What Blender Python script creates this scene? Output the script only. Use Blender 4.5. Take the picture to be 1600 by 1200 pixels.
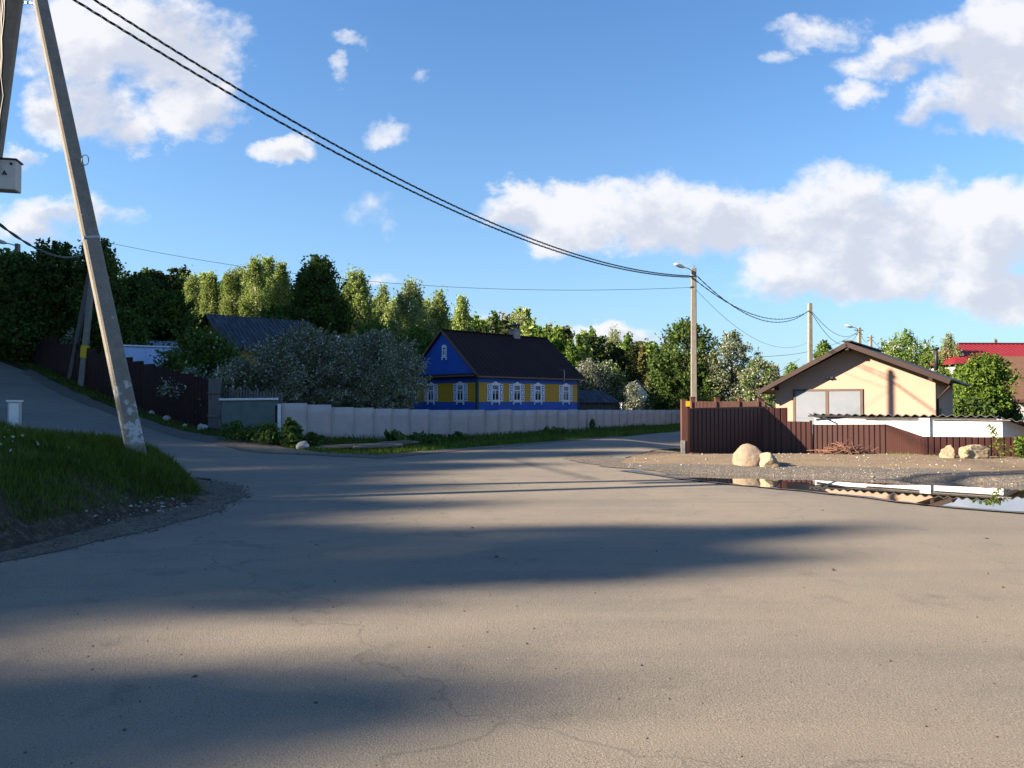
import bpy, bmesh, math, random
import numpy as np
from mathutils import Vector, Matrix, noise as mnoise
R = math.radians
S = bpy.context.scene
for o in list(bpy.data.objects): bpy.data.objects.remove(o)
COL = S.collection
rng = np.random.default_rng(7); random.seed(7)

# ---------------------------------------------------------------- camera, sun, sky
F = 1200.0; HZ = 628.0; EYE = 1.7                     # focal length in photo pixels, horizon row, eye height
PITCH = math.atan((HZ-600)/F)
cam = bpy.data.cameras.new('camera'); camo = bpy.data.objects.new('camera', cam); COL.objects.link(camo)
cam.sensor_width = 36; cam.lens = 36*F/1600; cam.clip_end = 6000
camo.location = (0,0,EYE); camo.rotation_euler = (R(90)+PITCH,0,0)
S.camera = camo
SUN_AZ = R(12.5); SUN_EL = R(24)                      # light travels to +x, a little to +y
sdir = Vector((math.cos(SUN_AZ)*math.cos(SUN_EL), math.sin(SUN_AZ)*math.cos(SUN_EL), -math.sin(SUN_EL)))
sl = bpy.data.lights.new('sun','SUN'); sl.energy = 5.0; sl.angle = R(0.9); sl.color = (1,0.83,0.62)
so = bpy.data.objects.new('sun', sl); COL.objects.link(so); so.rotation_euler = sdir.to_track_quat('-Z','Y').to_euler(); so.location=(-40,-20,60)
S.view_settings.view_transform = 'Standard'; S.view_settings.look = 'None'
S.view_settings.exposure = 2.0; S.view_settings.gamma = 1
SKY = 0.05

def world():
    w = bpy.data.worlds.new('World'); S.world = w; w.use_nodes = True
    nt = w.node_tree; N = nt.nodes; L = nt.links; N.clear()
    out = N.new('ShaderNodeOutputWorld'); bg = N.new('ShaderNodeBackground'); L.new(bg.outputs[0], out.inputs[0])
    bg.inputs[1].default_value = SKY
    sky = N.new('ShaderNodeTexSky'); sky.sky_type = 'NISHITA'; sky.sun_disc = False
    sky.sun_elevation = SUN_EL; sky.sun_rotation = math.atan2(-sdir.x, -sdir.y)
    sky.air_density = 1.1; sky.dust_density = 0.35; sky.ozone_density = 3.0
    tc = N.new('ShaderNodeTexCoord')
    sep = N.new('ShaderNodeSeparateXYZ'); L.new(tc.outputs['Generated'], sep.inputs[0])
    def m(op, a, b=None, c=None, clamp=False):
        n = N.new('ShaderNodeMath'); n.operation = op; n.use_clamp = clamp
        for i, v in enumerate((a,b,c)):
            if v is None: continue
            if isinstance(v,(int,float)): n.inputs[i].default_value = v
            else: L.new(v, n.inputs[i])
        return n.outputs[0]
    ay = m('MAXIMUM', m('ABSOLUTE', sep.outputs[1]), 0.02)
    u = m('DIVIDE', sep.outputs[0], ay); v = m('DIVIDE', sep.outputs[2], ay)
    comb = N.new('ShaderNodeCombineXYZ'); L.new(u, comb.inputs[0]); L.new(v, comb.inputs[1])
    # ragged edges: push the lookup about with noise
    def nz(scale, detail, rough, off=0.0, sx=1, sy=1.3):
        mp = N.new('ShaderNodeMapping'); L.new(comb.outputs[0], mp.inputs[0]); mp.inputs['Scale'].default_value=(sx,sy,1); mp.inputs['Location'].default_value=(off,off*.7,off)
        t = N.new('ShaderNodeTexNoise'); L.new(mp.outputs[0], t.inputs['Vector']); t.inputs['Scale'].default_value = scale; t.inputs['Detail'].default_value = detail; t.inputs['Roughness'].default_value = rough
        return t
    n1 = nz(9, 6, 0.6); n2 = nz(26, 8, 0.65, 3.1)
    def cent(t, amt):
        a = N.new('ShaderNodeVectorMath'); a.operation='SUBTRACT'; L.new(t.outputs['Color'], a.inputs[0]); a.inputs[1].default_value=(.5,.5,.5)
        b = N.new('ShaderNodeVectorMath'); b.operation='SCALE'; L.new(a.outputs[0], b.inputs[0]); b.inputs['Scale'].default_value = amt
        return b.outputs[0]
    w1 = N.new('ShaderNodeVectorMath'); w1.operation='ADD'; L.new(comb.outputs[0], w1.inputs[0]); L.new(cent(n1,.07), w1.inputs[1])
    w2 = N.new('ShaderNodeVectorMath'); w2.operation='ADD'; L.new(w1.outputs[0], w2.inputs[0]); L.new(cent(n2,.035), w2.inputs[1])
    flat = N.new('ShaderNodeVectorMath'); flat.operation='MULTIPLY'; L.new(w2.outputs[0], flat.inputs[0]); flat.inputs[1].default_value=(1,1,0)
    # cumulus banks: centre and half size in 1/1200 rad, strength
    blobs = [(200,45,150,75,1),(110,70,90,70,1),(290,90,80,60,1),(120,165,85,50,1),(300,165,70,42,1),(190,190,50,36,.9),(65,165,40,26,.8),
             (95,325,95,32,1),(30,240,36,20,.85),(50,355,80,28,.9),(170,330,60,20,.6),(440,231,46,24,.85),(548,58,28,14,.50),(524,104,14,24,.50),(601,200,28,20,.46),(652,110,22,14,.42),(370,95,30,18,.55),(602,432,26,12,.5),(560,330,60,30,.15),
             (800,322,62,36,1.1),(900,345,105,50,1.2),(1000,325,95,56,1.2),(1110,340,110,60,1.25),(1230,350,90,60,1.2),(1320,340,110,78,1.3),(1320,400,140,48,1.1),(1440,350,110,70,1.25),(1550,355,120,72,1.25),(1250,440,120,34,.95),(1380,430,120,40,1.0),(1560,450,110,50,1.15),(1690,360,140,80,1.2),
             (1580,60,120,80,1.15),(1510,60,80,48,.95),(1580,150,130,60,1.15),(1460,165,62,32,.95),(1390,100,70,24,.75),(1340,140,36,18,.6),(1428,75,60,24,.8),(1290,50,70,26,.55),(1235,34,40,18,.5),(1208,85,24,14,.4),(1485,205,26,14,.6),(1700,90,150,100,1.1),
             (950,530,130,16,.8),(700,500,160,16,.4)]
    acc = None; acc2 = None
    for (px,py,rx,ry,st) in blobs:
        cu, cv = (px-800)/F, (HZ-py)/F
        a = N.new('ShaderNodeVectorMath'); a.operation='SUBTRACT'; L.new(flat.outputs[0], a.inputs[0]); a.inputs[1].default_value=(cu,cv,0)
        b = N.new('ShaderNodeVectorMath'); b.operation='MULTIPLY'; L.new(a.outputs[0], b.inputs[0]); b.inputs[1].default_value=(F/(rx*1.25),F/(ry*1.25),0)
        d = N.new('ShaderNodeVectorMath'); d.operation='DOT_PRODUCT'; L.new(b.outputs[0], d.inputs[0]); L.new(b.outputs[0], d.inputs[1])
        e = m('MULTIPLY_ADD', d.outputs['Value'], -st, st)
        acc = e if acc is None else m('SMOOTH_MAX', acc, e, 0.25)
        if st < .7: continue
        a = N.new('ShaderNodeVectorMath'); a.operation='SUBTRACT'; L.new(flat.outputs[0], a.inputs[0]); a.inputs[1].default_value=(cu+.22*rx/F,cv-.55*ry/F,0)
        b = N.new('ShaderNodeVectorMath'); b.operation='MULTIPLY'; L.new(a.outputs[0], b.inputs[0]); b.inputs[1].default_value=(F/(rx*1.1),F/(ry*1.1),0)
        d = N.new('ShaderNodeVectorMath'); d.operation='DOT_PRODUCT'; L.new(b.outputs[0], d.inputs[0]); L.new(b.outputs[0], d.inputs[1])
        e = m('SUBTRACT', 1.0, d.outputs['Value'])
        acc2 = e if acc2 is None else m('SMOOTH_MAX', acc2, e, 0.3)
    # only ahead of the camera; generic fair weather cumulus behind
    n3 = nz(2.6, 7, .6, 8.0, .8, 1.6)
    back = m('MULTIPLY_ADD', n3.outputs['Fac'], 5.0, -2.9)
    isf = m('GREATER_THAN', sep.outputs[1], 0.02)
    mix = N.new('ShaderNodeMix'); mix.data_type='FLOAT'; L.new(isf, mix.inputs[0]); L.new(back, mix.inputs[2]); L.new(acc, mix.inputs[3])
    n4 = nz(12, 9, .58, 1.7)
    dens0 = m('MULTIPLY_ADD', n4.outputs['Fac'], 2.4, -1.36)
    dens = m('ADD', mix.outputs[0], m('ADD', dens0, .10))
    mr = N.new('ShaderNodeMapRange'); mr.interpolation_type='SMOOTHSTEP'; L.new(dens, mr.inputs[0])
    mr.inputs[1].default_value=0.0; mr.inputs[2].default_value=.8; mr.inputs[3].default_value=0; mr.inputs[4].default_value=.95
    # fade under the horizon
    hf = m('MULTIPLY', m('ADD', sep.outputs[2], 0.01), 30, clamp=True)
    fac = m('MULTIPLY', mr.outputs[0], hf)
    # cloud tone: white heads, lavender grey hollows
    n5 = nz(7, 6, .6, 5.5)
    sh = N.new('ShaderNodeMapRange'); sa = m('ADD', m('MULTIPLY', n5.outputs['Fac'], 1.5), m('MULTIPLY_ADD', n4.outputs['Fac'], 1.7, -.5)); sb_ = m('MULTIPLY', m('MAXIMUM', acc2, -.4), -.62); L.new(m('ADD', sa, sb_), sh.inputs[0]); sh.inputs[1].default_value=.45; sh.inputs[2].default_value=1.05; sh.interpolation_type='SMOOTHSTEP'
    cc = N.new('ShaderNodeMix'); cc.data_type='RGBA'; L.new(sh.outputs[0], cc.inputs[0])
    k = 1/ (SKY*2**S.view_settings.exposure)
    cc.inputs[6].default_value=(.68*k,.72*k,.83*k,1); cc.inputs[7].default_value=(.97*k,.97*k,1.0*k,1)
    # pale band low in the sky
    hb = m('POWER', m('SUBTRACT', 1.0, m('ABSOLUTE', sep.outputs[2]), clamp=True), 5.0)
    pale = N.new('ShaderNodeMix'); pale.data_type='RGBA'; L.new(m('MULTIPLY', hb, .80), pale.inputs[0]); tint = N.new('ShaderNodeMix'); tint.data_type='RGBA'; tint.blend_type='MULTIPLY'; tint.inputs[0].default_value=1; L.new(sky.outputs[0], tint.inputs[6]); tint.inputs[7].default_value=(.62,.90,1.14,1); L.new(tint.outputs[2], pale.inputs[6]); pale.inputs[7].default_value=(.53*k,.71*k,.86*k,1)
    fin = N.new('ShaderNodeMix'); fin.data_type='RGBA'; L.new(fac, fin.inputs[0]); L.new(pale.outputs[2], fin.inputs[6]); L.new(cc.outputs[2], fin.inputs[7])
    L.new(fin.outputs[2], bg.inputs[0])
world()

# ---------------------------------------------------------------- helpers
def at(px, py, Y):
    """world point seen at photo pixel px,py standing Y metres ahead"""
    a = (px-800)/F; b = (600-py)/F
    dy = math.cos(PITCH) - b*math.sin(PITCH); dz = math.sin(PITCH) + b*math.cos(PITCH)
    t = Y/dy
    return Vector((a*t, Y, EYE+dz*t))
def tag(o, label=None, cat=None, group=None, kind=None):
    if label: o['label'] = label
    if cat: o['category'] = cat
    if group: o['group'] = group
    if kind: o['kind'] = kind
    return o
def empty(name, loc, rz=0, label=None, cat=None, group=None):
    o = bpy.data.objects.new(name, None); COL.objects.link(o); o.location = loc; o.rotation_euler = (0,0,rz); o.empty_display_size=.2
    return tag(o, label, cat, group)
def link(name, me, parent=None):
    o = bpy.data.objects.new(name, me); COL.objects.link(o)
    if parent is not None: o.parent = parent
    return o
def np_mesh(name, V, Fc, mats, mi=None, smooth=False):
    """V (n,3), Fc (m,k) same-size faces"""
    V = np.asarray(V, dtype=np.float32); Fc = np.asarray(Fc, dtype=np.int32)
    me = bpy.data.meshes.new(name)
    me.vertices.add(len(V)); me.vertices.foreach_set('co', V.ravel())
    k = Fc.shape[1]; n = len(Fc)
    me.loops.add(n*k); me.loops.foreach_set('vertex_index', Fc.ravel())
    me.polygons.add(n); me.polygons.foreach_set('loop_start', np.arange(0,n*k,k,dtype=np.int32)); me.polygons.foreach_set('loop_total', np.full(n,k,dtype=np.int32))
    for mt in mats: me.materials.append(mt)
    if mi is not None: me.polygons.foreach_set('material_index', np.asarray(mi,dtype=np.int32))
    if smooth: me.polygons.foreach_set('use_smooth', np.ones(n,dtype=bool))
    me.update(); me.validate()
    return me
class MB:
    def __init__(s): s.v=[]; s.f=[]; s.m=[]
    def face(s, pts, m=0):
        i=len(s.v); s.v += [tuple(p) for p in pts]; s.f.append(tuple(range(i,i+len(pts)))); s.m.append(m); return s
    def poly(s, vs, fs, m=0):
        i=len(s.v); s.v += [tuple(p) for p in vs]; s.f += [tuple(i+j for j in f) for f in fs]; s.m += [m]*len(fs); return s
    def box(s, x0,y0,z0,x1,y1,z1, m=0, M=None):
        vs=[Vector(p) for p in ((x0,y0,z0),(x1,y0,z0),(x1,y1,z0),(x0,y1,z0),(x0,y0,z1),(x1,y0,z1),(x1,y1,z1),(x0,y1,z1))]
        if M is not None: vs=[M@p for p in vs]
        return s.poly(vs, ((0,3,2,1),(4,5,6,7),(0,1,5,4),(1,2,6,5),(2,3,7,6),(3,0,4,7)), m)
    def beam(s, a, b, w, h=None, m=0, up=(0,0,1), w2=None, h2=None):
        """box bar from a to b, w wide across, h high along 'up', may taper"""
        a=Vector(a); b=Vector(b); h = h or w; w2 = w if w2 is None else w2; h2 = h if h2 is None else h2
        d=(b-a).normalized(); up=Vector(up)
        if abs(d.dot(up))>.98: up=Vector((0,1,0))
        x=d.cross(up).normalized(); y=x.cross(d).normalized()
        vs=[a-x*w/2-y*h/2,a+x*w/2-y*h/2,a+x*w/2+y*h/2,a-x*w/2+y*h/2,b-x*w2/2-y*h2/2,b+x*w2/2-y*h2/2,b+x*w2/2+y*h2/2,b-x*w2/2+y*h2/2]
        return s.poly(vs, ((0,3,2,1),(4,5,6,7),(0,1,5,4),(1,2,6,5),(2,3,7,6),(3,0,4,7)), m)
    def tube(s, pts, r, n=8, m=0, r2=None):
        pts=[Vector(p) for p in pts]; k=len(pts); base=len(s.v)
        for i,p in enumerate(pts):
            d=(pts[min(i+1,k-1)]-pts[max(i-1,0)]).normalized()
            u=Vector((0,0,1)) if abs(d.z)<.95 else Vector((0,1,0))
            x=d.cross(u).normalized(); y=x.cross(d)
            rr = (r[i] if isinstance(r,(list,tuple)) else (r if r2 is None else r+(r2-r)*i/(k-1)))
            for j in range(n):
                a=2*math.pi*j/n; s.v.append(tuple(p+x*math.cos(a)*rr+y*math.sin(a)*rr))
        for i in range(k-1):
            for j in range(n):
                s.f.append((base+i*n+j, base+i*n+(j+1)%n, base+(i+1)*n+(j+1)%n, base+(i+1)*n+j)); s.m.append(m)
        s.f.append(tuple(base+j for j in reversed(range(n)))); s.m.append(m)
        s.f.append(tuple(base+(k-1)*n+j for j in range(n))); s.m.append(m)
        return s
    def build(s, name, mats, parent=None, smooth=False, bevel=0):
        me=bpy.data.meshes.new(name); me.from_pydata(s.v,[],s.f)
        if not isinstance(mats,(list,tuple)): mats=[mats]
        for mt in mats: me.materials.append(mt)
        me.polygons.foreach_set('material_index', s.m)
        if smooth: me.polygons.foreach_set('use_smooth',[True]*len(s.f))
        me.update()
        bm=bmesh.new(); bm.from_mesh(me); bmesh.ops.recalc_face_normals(bm, faces=bm.faces)
        if bevel: bmesh.ops.bevel(bm, geom=[e for e in bm.edges if len(e.link_faces)==2 and e.calc_face_angle(0)>.5], offset=bevel, segments=1, affect='EDGES')
        bm.to_mesh(me); bm.free()
        return link(name, me, parent)

# ---------------------------------------------------------------- materials
def mat(name, base, rough=.8, var=None, scale=3, detail=6, bump=0, bscale=30, metal=0, spec=.3, stretch=(1,1,1), coord='Object', extra=None, ramp=(.35,.65)):
    """principled with one noise mix base->var and a noise bump"""
    mt=bpy.data.materials.new(name); mt.use_nodes=True; nt=mt.node_tree; N=nt.nodes; L=nt.links
    p=N['Principled BSDF']; p.inputs['Roughness'].default_value=rough; p.inputs['Metallic'].default_value=metal; p.inputs['Specular IOR Level'].default_value=spec
    tc=N.new('ShaderNodeTexCoord'); mp=N.new('ShaderNodeMapping'); mp.inputs['Scale'].default_value=stretch; L.new(tc.outputs[coord], mp.inputs[0])
    col=None
    if var is None: p.inputs['Base Color'].default_value=(*base,1)
    else:
        t=N.new('ShaderNodeTexNoise'); t.inputs['Scale'].default_value=scale; t.inputs['Detail'].default_value=detail; t.inputs['Roughness'].default_value=.65; L.new(mp.outputs[0], t.inputs[0])
        r=N.new('ShaderNodeMapRange'); r.inputs[1].default_value=ramp[0]; r.inputs[2].default_value=ramp[1]; L.new(t.outputs['Fac'], r.inputs[0])
        x=N.new('ShaderNodeMix'); x.data_type='RGBA'; L.new(r.outputs[0], x.inputs[0]); x.inputs[6].default_value=(*base,1); x.inputs[7].default_value=(*var,1)
        col=x.outputs[2]; L.new(col, p.inputs['Base Color'])
    if bump:
        t2=N.new('ShaderNodeTexNoise'); t2.inputs['Scale'].default_value=bscale; t2.inputs['Detail'].default_value=8; t2.inputs['Roughness'].default_value=.7; L.new(mp.outputs[0], t2.inputs[0])
        b=N.new('ShaderNodeBump'); b.inputs['Strength'].default_value=1; b.inputs['Distance'].default_value=bump; L.new(t2.outputs['Fac'], b.inputs['Height']); L.new(b.outputs[0], p.inputs['Normal'])
    if extra: extra(nt, p, mp, col)
    return mt
def add_layer(nt, p, vec, scale, lo, hi, color, kind='noise', detail=4, amount=1.0, dist='EUCLIDEAN'):
    """mix 'color' over the present base colour where a texture is between lo and hi"""
    N=nt.nodes; L=nt.links
    t=N.new('ShaderNodeTexNoise' if kind=='noise' else 'ShaderNodeTexVoronoi'); t.inputs['Scale'].default_value=scale
    if kind=='noise': t.inputs['Detail'].default_value=detail; o=t.outputs['Fac']
    elif kind=='crack': t.feature='DISTANCE_TO_EDGE'; o=t.outputs['Distance']
    else: o=t.outputs['Distance']
    L.new(vec, t.inputs['Vector'])
    r=N.new('ShaderNodeMapRange'); r.inputs[1].default_value=lo; r.inputs[2].default_value=hi; r.inputs[4].default_value=amount; L.new(o, r.inputs[0])
    x=N.new('ShaderNodeMix'); x.data_type='RGBA'; L.new(r.outputs[0], x.inputs[0])
    old=p.inputs['Base Color']
    if old.is_linked: L.new(old.links[0].from_socket, x.inputs[6])
    else: x.inputs[6].default_value=old.default_value
    x.inputs[7].default_value=(*color,1); L.new(x.outputs[2], old)
    return r.outputs[0]

def asph_extra(nt,p,mp,col):
    add_layer(nt,p,mp.outputs[0],.22,.45,.65,(.132,.121,.110),detail=4,amount=.7)
    add_layer(nt,p,mp.outputs[0],.55,.55,.72,(.215,.185,.145),detail=8,amount=.75)
    add_layer(nt,p,mp.outputs[0],1.9,.60,.70,(.105,.095,.085),detail=8,amount=.5)
    add_layer(nt,p,mp.outputs[0],7,.55,.75,(.215,.185,.15),detail=6,amount=.5)
    add_layer(nt,p,mp.outputs[0],80,.52,.68,(.27,.24,.20),detail=3,amount=.8)
    add_layer(nt,p,mp.outputs[0],95,.48,.34,(.065,.060,.055),detail=3,amount=.8)
    add_layer(nt,p,mp.outputs[0],33,.72,.78,(.06,.055,.05),detail=2,amount=.8)
    N=nt.nodes; L=nt.links
    for (rot,sc,lo,hi,c_,am) in ((-18,(.10,1.5,1),.54,.72,(.118,.108,.098),.45),(-27,(.06,.9,1),.55,.70,(.225,.195,.155),.5)):
        m2=N.new('ShaderNodeMapping'); m2.inputs['Rotation'].default_value=(0,0,R(rot)); m2.inputs['Scale'].default_value=sc; L.new(mp.outputs[0],m2.inputs[0]); add_layer(nt,p,m2.outputs[0],1.0,lo,hi,c_,detail=5,amount=am)
    wn=N.new('ShaderNodeTexNoise'); wn.inputs['Scale'].default_value=1.1; wn.inputs['Detail'].default_value=6; L.new(mp.outputs[0], wn.inputs[0])
    ad=N.new('ShaderNodeVectorMath'); ad.operation='MULTIPLY_ADD'; L.new(wn.outputs['Color'], ad.inputs[0]); ad.inputs[1].default_value=(1.6,1.6,0); L.new(mp.outputs[0], ad.inputs[2])
    add_layer(nt,p,ad.outputs[0],.16,.0035,.0,(.075,.070,.065),kind='crack',amount=.45)
M = {}
M['asphalt']=mat('asphalt',(.182,.160,.128),.9,(.220,.188,.147),scale=.8,bump=.009,bscale=80,spec=.25,extra=asph_extra)
M['wet']=mat('wet_asphalt',(.05,.047,.044),.35,(.09,.083,.075),scale=6,bump=.006,bscale=60,spec=.5)
def dirt_extra(nt,p,mp,col):
    add_layer(nt,p,mp.outputs[0],9,.5,.75,(.20,.165,.12),detail=8,amount=.7)
    add_layer(nt,p,mp.outputs[0],40,.58,.7,(.30,.25,.195),detail=4,amount=.5)
    add_layer(nt,p,mp.outputs[0],50,.44,.3,(.09,.07,.055),detail=4,amount=.6)
M['dirt']=mat('dirt',(.225,.172,.118),.95,(.175,.132,.090),scale=1.2,bump=.03,bscale=25,spec=.1,extra=dirt_extra)
def gravel_extra(nt,p,mp,col):
    add_layer(nt,p,mp.outputs[0],28,.12,.5,(.07,.062,.055),kind='vor',amount=.9)
    add_layer(nt,p,mp.outputs[0],45,.56,.66,(.42,.39,.35),detail=3,amount=.8)
M['gravel']=mat('gravel',(.26,.225,.185),.95,(.17,.145,.12),scale=3,bump=.035,bscale=38,spec=.15,extra=gravel_extra)
M['dirtgravel']=mat('dusty_gravel',(.17,.135,.10),.95,(.11,.088,.068),scale=2.5,bump=.02,bscale=40,spec=.1,extra=lambda nt,p,mp,c: (add_layer(nt,p,mp.outputs[0],45,.58,.68,(.30,.26,.22),detail=3,amount=.7),add_layer(nt,p,mp.outputs[0],40,.46,.34,(.06,.05,.04),detail=3,amount=.7)))
def ground_extra(nt,p,mp,col):
    add_layer(nt,p,mp.outputs[0],12,.5,.8,(.03,.045,.014),detail=8,amount=.9)
M['ground']=mat('ground_soil',(.030,.042,.014),.95,(.070,.056,.038),scale=3.5,bump=.06,bscale=14,spec=.05,extra=ground_extra,ramp=(.40,.60))
M['clod']=mat('dark_clod',(.12,.10,.085),.95,(.06,.05,.045),scale=8)
M['soil']=mat('bare_soil',(.085,.066,.048),.95,(.045,.034,.026),scale=3,bump=.08,bscale=9,spec=.1,extra=dirt_extra)
def concrete_extra(nt,p,mp,col):
    add_layer(nt,p,mp.outputs[0],60,.60,.72,(.10,.095,.085),detail=3,amount=.6)
M['concrete']=mat('concrete',(.25,.225,.185),.9,(.18,.165,.14),scale=5,bump=.006,bscale=60,spec=.2,extra=concrete_extra)
def strut_extra(nt,p,mp,col):
    add_layer(nt,p,mp.outputs[0],60,.60,.72,(.10,.095,.085),detail=3,amount=.6)
    N=nt.nodes; L=nt.links
    g=N.new('ShaderNodeNewGeometry'); sp=N.new('ShaderNodeSeparateXYZ'); L.new(g.outputs['Position'], sp.inputs[0])
    # torn whitewash and paper, thicker towards the foot between 1.0 and 2.3 m
    t=N.new('ShaderNodeTexNoise'); t.inputs['Scale'].default_value=6; t.inputs['Detail'].default_value=7; L.new(mp.outputs[0], t.inputs[0])
    r=N.new('ShaderNodeMapRange'); r.inputs[1].default_value=2.6; r.inputs[2].default_value=1.2; r.inputs[3].default_value=-.16; r.inputs[4].default_value=.14; L.new(sp.outputs[2], r.inputs[0])
    lo=N.new('ShaderNodeMapRange'); lo.inputs[1].default_value=.98; lo.inputs[2].default_value=1.05; L.new(sp.outputs[2], lo.inputs[0])
    a=N.new('ShaderNodeMath'); a.operation='ADD'; L.new(t.outputs['Fac'], a.inputs[0]); L.new(r.outputs[0], a.inputs[1])
    s=N.new('ShaderNodeMapRange'); s.inputs[1].default_value=.535; s.inputs[2].default_value=.60; L.new(a.outputs[0], s.inputs[0])
    mu=N.new('ShaderNodeMath'); mu.operation='MULTIPLY'; L.new(s.outputs[0], mu.inputs[0]); L.new(lo.outputs[0], mu.inputs[1])
    x=N.new('ShaderNodeMix'); x.data_type='RGBA'; L.new(mu.outputs[0], x.inputs[0]); old=p.inputs['Base Color']; L.new(old.links[0].from_socket, x.inputs[6]); x.inputs[7].default_value=(.40,.40,.40,1); L.new(x.outputs[2], old)
    add_layer(nt,p,mp.outputs[0],38,.60,.63,(.12,.12,.12),detail=2,amount=.8)
M['strut']=mat('whitewashed_concrete',(.225,.207,.178),.9,(.165,.152,.132),scale=5,bump=.006,bscale=60,spec=.2,extra=strut_extra)
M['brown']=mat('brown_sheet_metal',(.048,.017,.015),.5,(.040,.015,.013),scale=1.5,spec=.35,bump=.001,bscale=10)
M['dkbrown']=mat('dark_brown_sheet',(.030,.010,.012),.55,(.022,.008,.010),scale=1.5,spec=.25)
M['brownwood']=mat('brown_painted_wood',(.12,.055,.042),.7,(.09,.04,.032),scale=6,stretch=(1,1,.15),spec=.25)
M['whitefence']=mat('pale_flat_sheet',(.42,.365,.355),.6,(.34,.295,.29),scale=.9,spec=.3,bump=.012,bscale=1.2,extra=lambda nt,p,mp,c: add_layer(nt,p,mp.outputs[0],4,.6,.8,(.22,.20,.20),detail=8,amount=.6))
M['greengate']=mat('grey_green_sheet',(.13,.165,.16),.5,(.10,.13,.125),scale=2,spec=.3)
M['whitebar']=mat('white_painted_bar',(.72,.72,.74),.5,(.6,.6,.6),scale=10)
M['greywood']=mat('weathered_wood',(.16,.145,.135),.9,(.09,.082,.08),scale=7,stretch=(3,3,.25),bump=.004,bscale=20)
M['blue']=mat('blue_boards',(.018,.085,.40),.6,(.014,.070,.34),scale=4,stretch=(.3,.3,3),spec=.3)
M['yellow']=mat('yellow_boards',(.50,.27,.012),.6,(.42,.22,.010),scale=4,stretch=(.3,.3,3),spec=.3)
M['cornergreen']=mat('dark_green_trim',(.012,.045,.055),.6)
M['whitetrim']=mat('white_trim_paint',(.74,.76,.80),.5,(.66,.68,.72),scale=12)
M['bluepanel']=mat('blue_panel_paint',(.04,.05,.30),.5)
M['roofbrown']=mat('dark_brown_roof',(.034,.019,.018),.7,(.026,.015,.015),scale=1,spec=.08)
M['gutter']=mat('brown_gutter',(.14,.075,.05),.5)
def brick_extra(c2,mortar,sc,bw=.5,rh=.25):
    def f(nt,p,mp,col):
        N=nt.nodes; L=nt.links; b=N.new('ShaderNodeTexBrick'); b.inputs['Scale'].default_value=sc; b.inputs['Mortar Size'].default_value=.03; b.inputs['Color1'].default_value=(*p_base[0],1); b.inputs['Color2'].default_value=(*c2,1); b.inputs['Mortar'].default_value=(*mortar,1)
        rot=N.new('ShaderNodeMapping'); rot.inputs['Rotation'].default_value=(R(90),0,0); L.new(mp.outputs[0], rot.inputs[0]); L.new(rot.outputs[0], b.inputs['Vector']); L.new(b.outputs['Color'], p.inputs['Base Color'])
    return f
p_base=[(.30,.20,.17)]
M['brick']=mat('chimney_brick',(.3,.2,.17),.9,extra=brick_extra((.22,.16,.15),(.45,.43,.42),4))
p_base=[(.78,.76,.74)]
M['whitebrick']=mat('white_brick',(.7,.7,.7),.85,extra=brick_extra((.68,.67,.66),(.42,.41,.40),2.4))
M['glass']=mat('window_glass',(.02,.025,.03),.06,spec=.6)
M['curtain']=mat('lace_curtain',(.30,.32,.36),.8,(.06,.07,.09),scale=14,ramp=(.42,.58))
M['steel']=mat('galvanised_steel',(.35,.35,.36),.45,metal=.7)
M['darkmetal']=mat('dark_metal',(.03,.03,.032),.5,metal=.3)
M['rubber']=mat('black_cable',(.012,.012,.013),.5)
M['stucco']=mat('peach_stucco',(.405,.266,.212),.9,(.375,.246,.194),scale=1.5,bump=.004,bscale=70,spec=.1)
M['metalroof']=mat('brown_metal_roof',(.034,.018,.016),.55,(.028,.015,.013),scale=2,spec=.3)
M['whitedoor']=mat('white_garage_panel',(.175,.195,.235),.5,(.15,.17,.205),scale=1.2,spec=.3)
M['doorframe']=mat('brown_door_frame',(.11,.072,.055),.6,(.085,.055,.042),scale=12)
M['whitewash']=mat('whitewashed_wall',(.62,.62,.64),.9,(.54,.54,.57),scale=1.4,bump=.01,bscale=7,spec=.1)
M['slate']=mat('weathered_asbestos_sheet',(.085,.085,.085),.9,(.045,.045,.045),scale=6,bump=.004,bscale=40)
def slate_x(nt,p,mp,col): add_layer(nt,p,mp.outputs[0],3,.5,.62,(.12,.135,.165),detail=7,amount=.55)
M['slateroof']=mat('old_slate_roof',(.034,.040,.052),.9,(.022,.026,.034),scale=2,stretch=(6,.4,.4),extra=slate_x)
M['bluemetal']=mat('pale_blue_metal',(.33,.38,.50),.4,(.27,.32,.44),scale=1,spec=.4)
M['redroof']=mat('red_metal_roof',(.17,.013,.017),.5,(.145,.011,.014),scale=1.5,spec=.4)
def tile_x(nt,p,mp,col): add_layer(nt,p,mp.outputs[0],18,.5,.65,(.14,.075,.05),detail=4,amount=.7)
M['tileroof']=mat('brown_tile_roof',(.14,.075,.05),.85,(.11,.058,.04),scale=5,extra=tile_x)
M['whitewall']=mat('white_plaster',(.72,.72,.70),.9,(.6,.6,.58),scale=2)
def rock_x(nt,p,mp,col):
    add_layer(nt,p,mp.outputs[0],70,.56,.66,(.13,.11,.10),detail=3,amount=.7)
    add_layer(nt,p,mp.outputs[0],3,.55,.75,(.26,.17,.10),detail=6,amount=.6)
M['rock']=mat('pinkish_granite',(.26,.20,.145),.9,(.19,.15,.115),scale=4,bump=.03,bscale=14,spec=.2,extra=rock_x)
M['rock2']=mat('yellow_limestone',(.33,.27,.19),.9,(.22,.165,.10),scale=3.5,bump=.02,bscale=9,spec=.15,extra=rock_x)
M['stonegrey']=mat('pale_stone',(.40,.37,.34),.9,(.26,.24,.22),scale=9,bump=.01,bscale=20)
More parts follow.
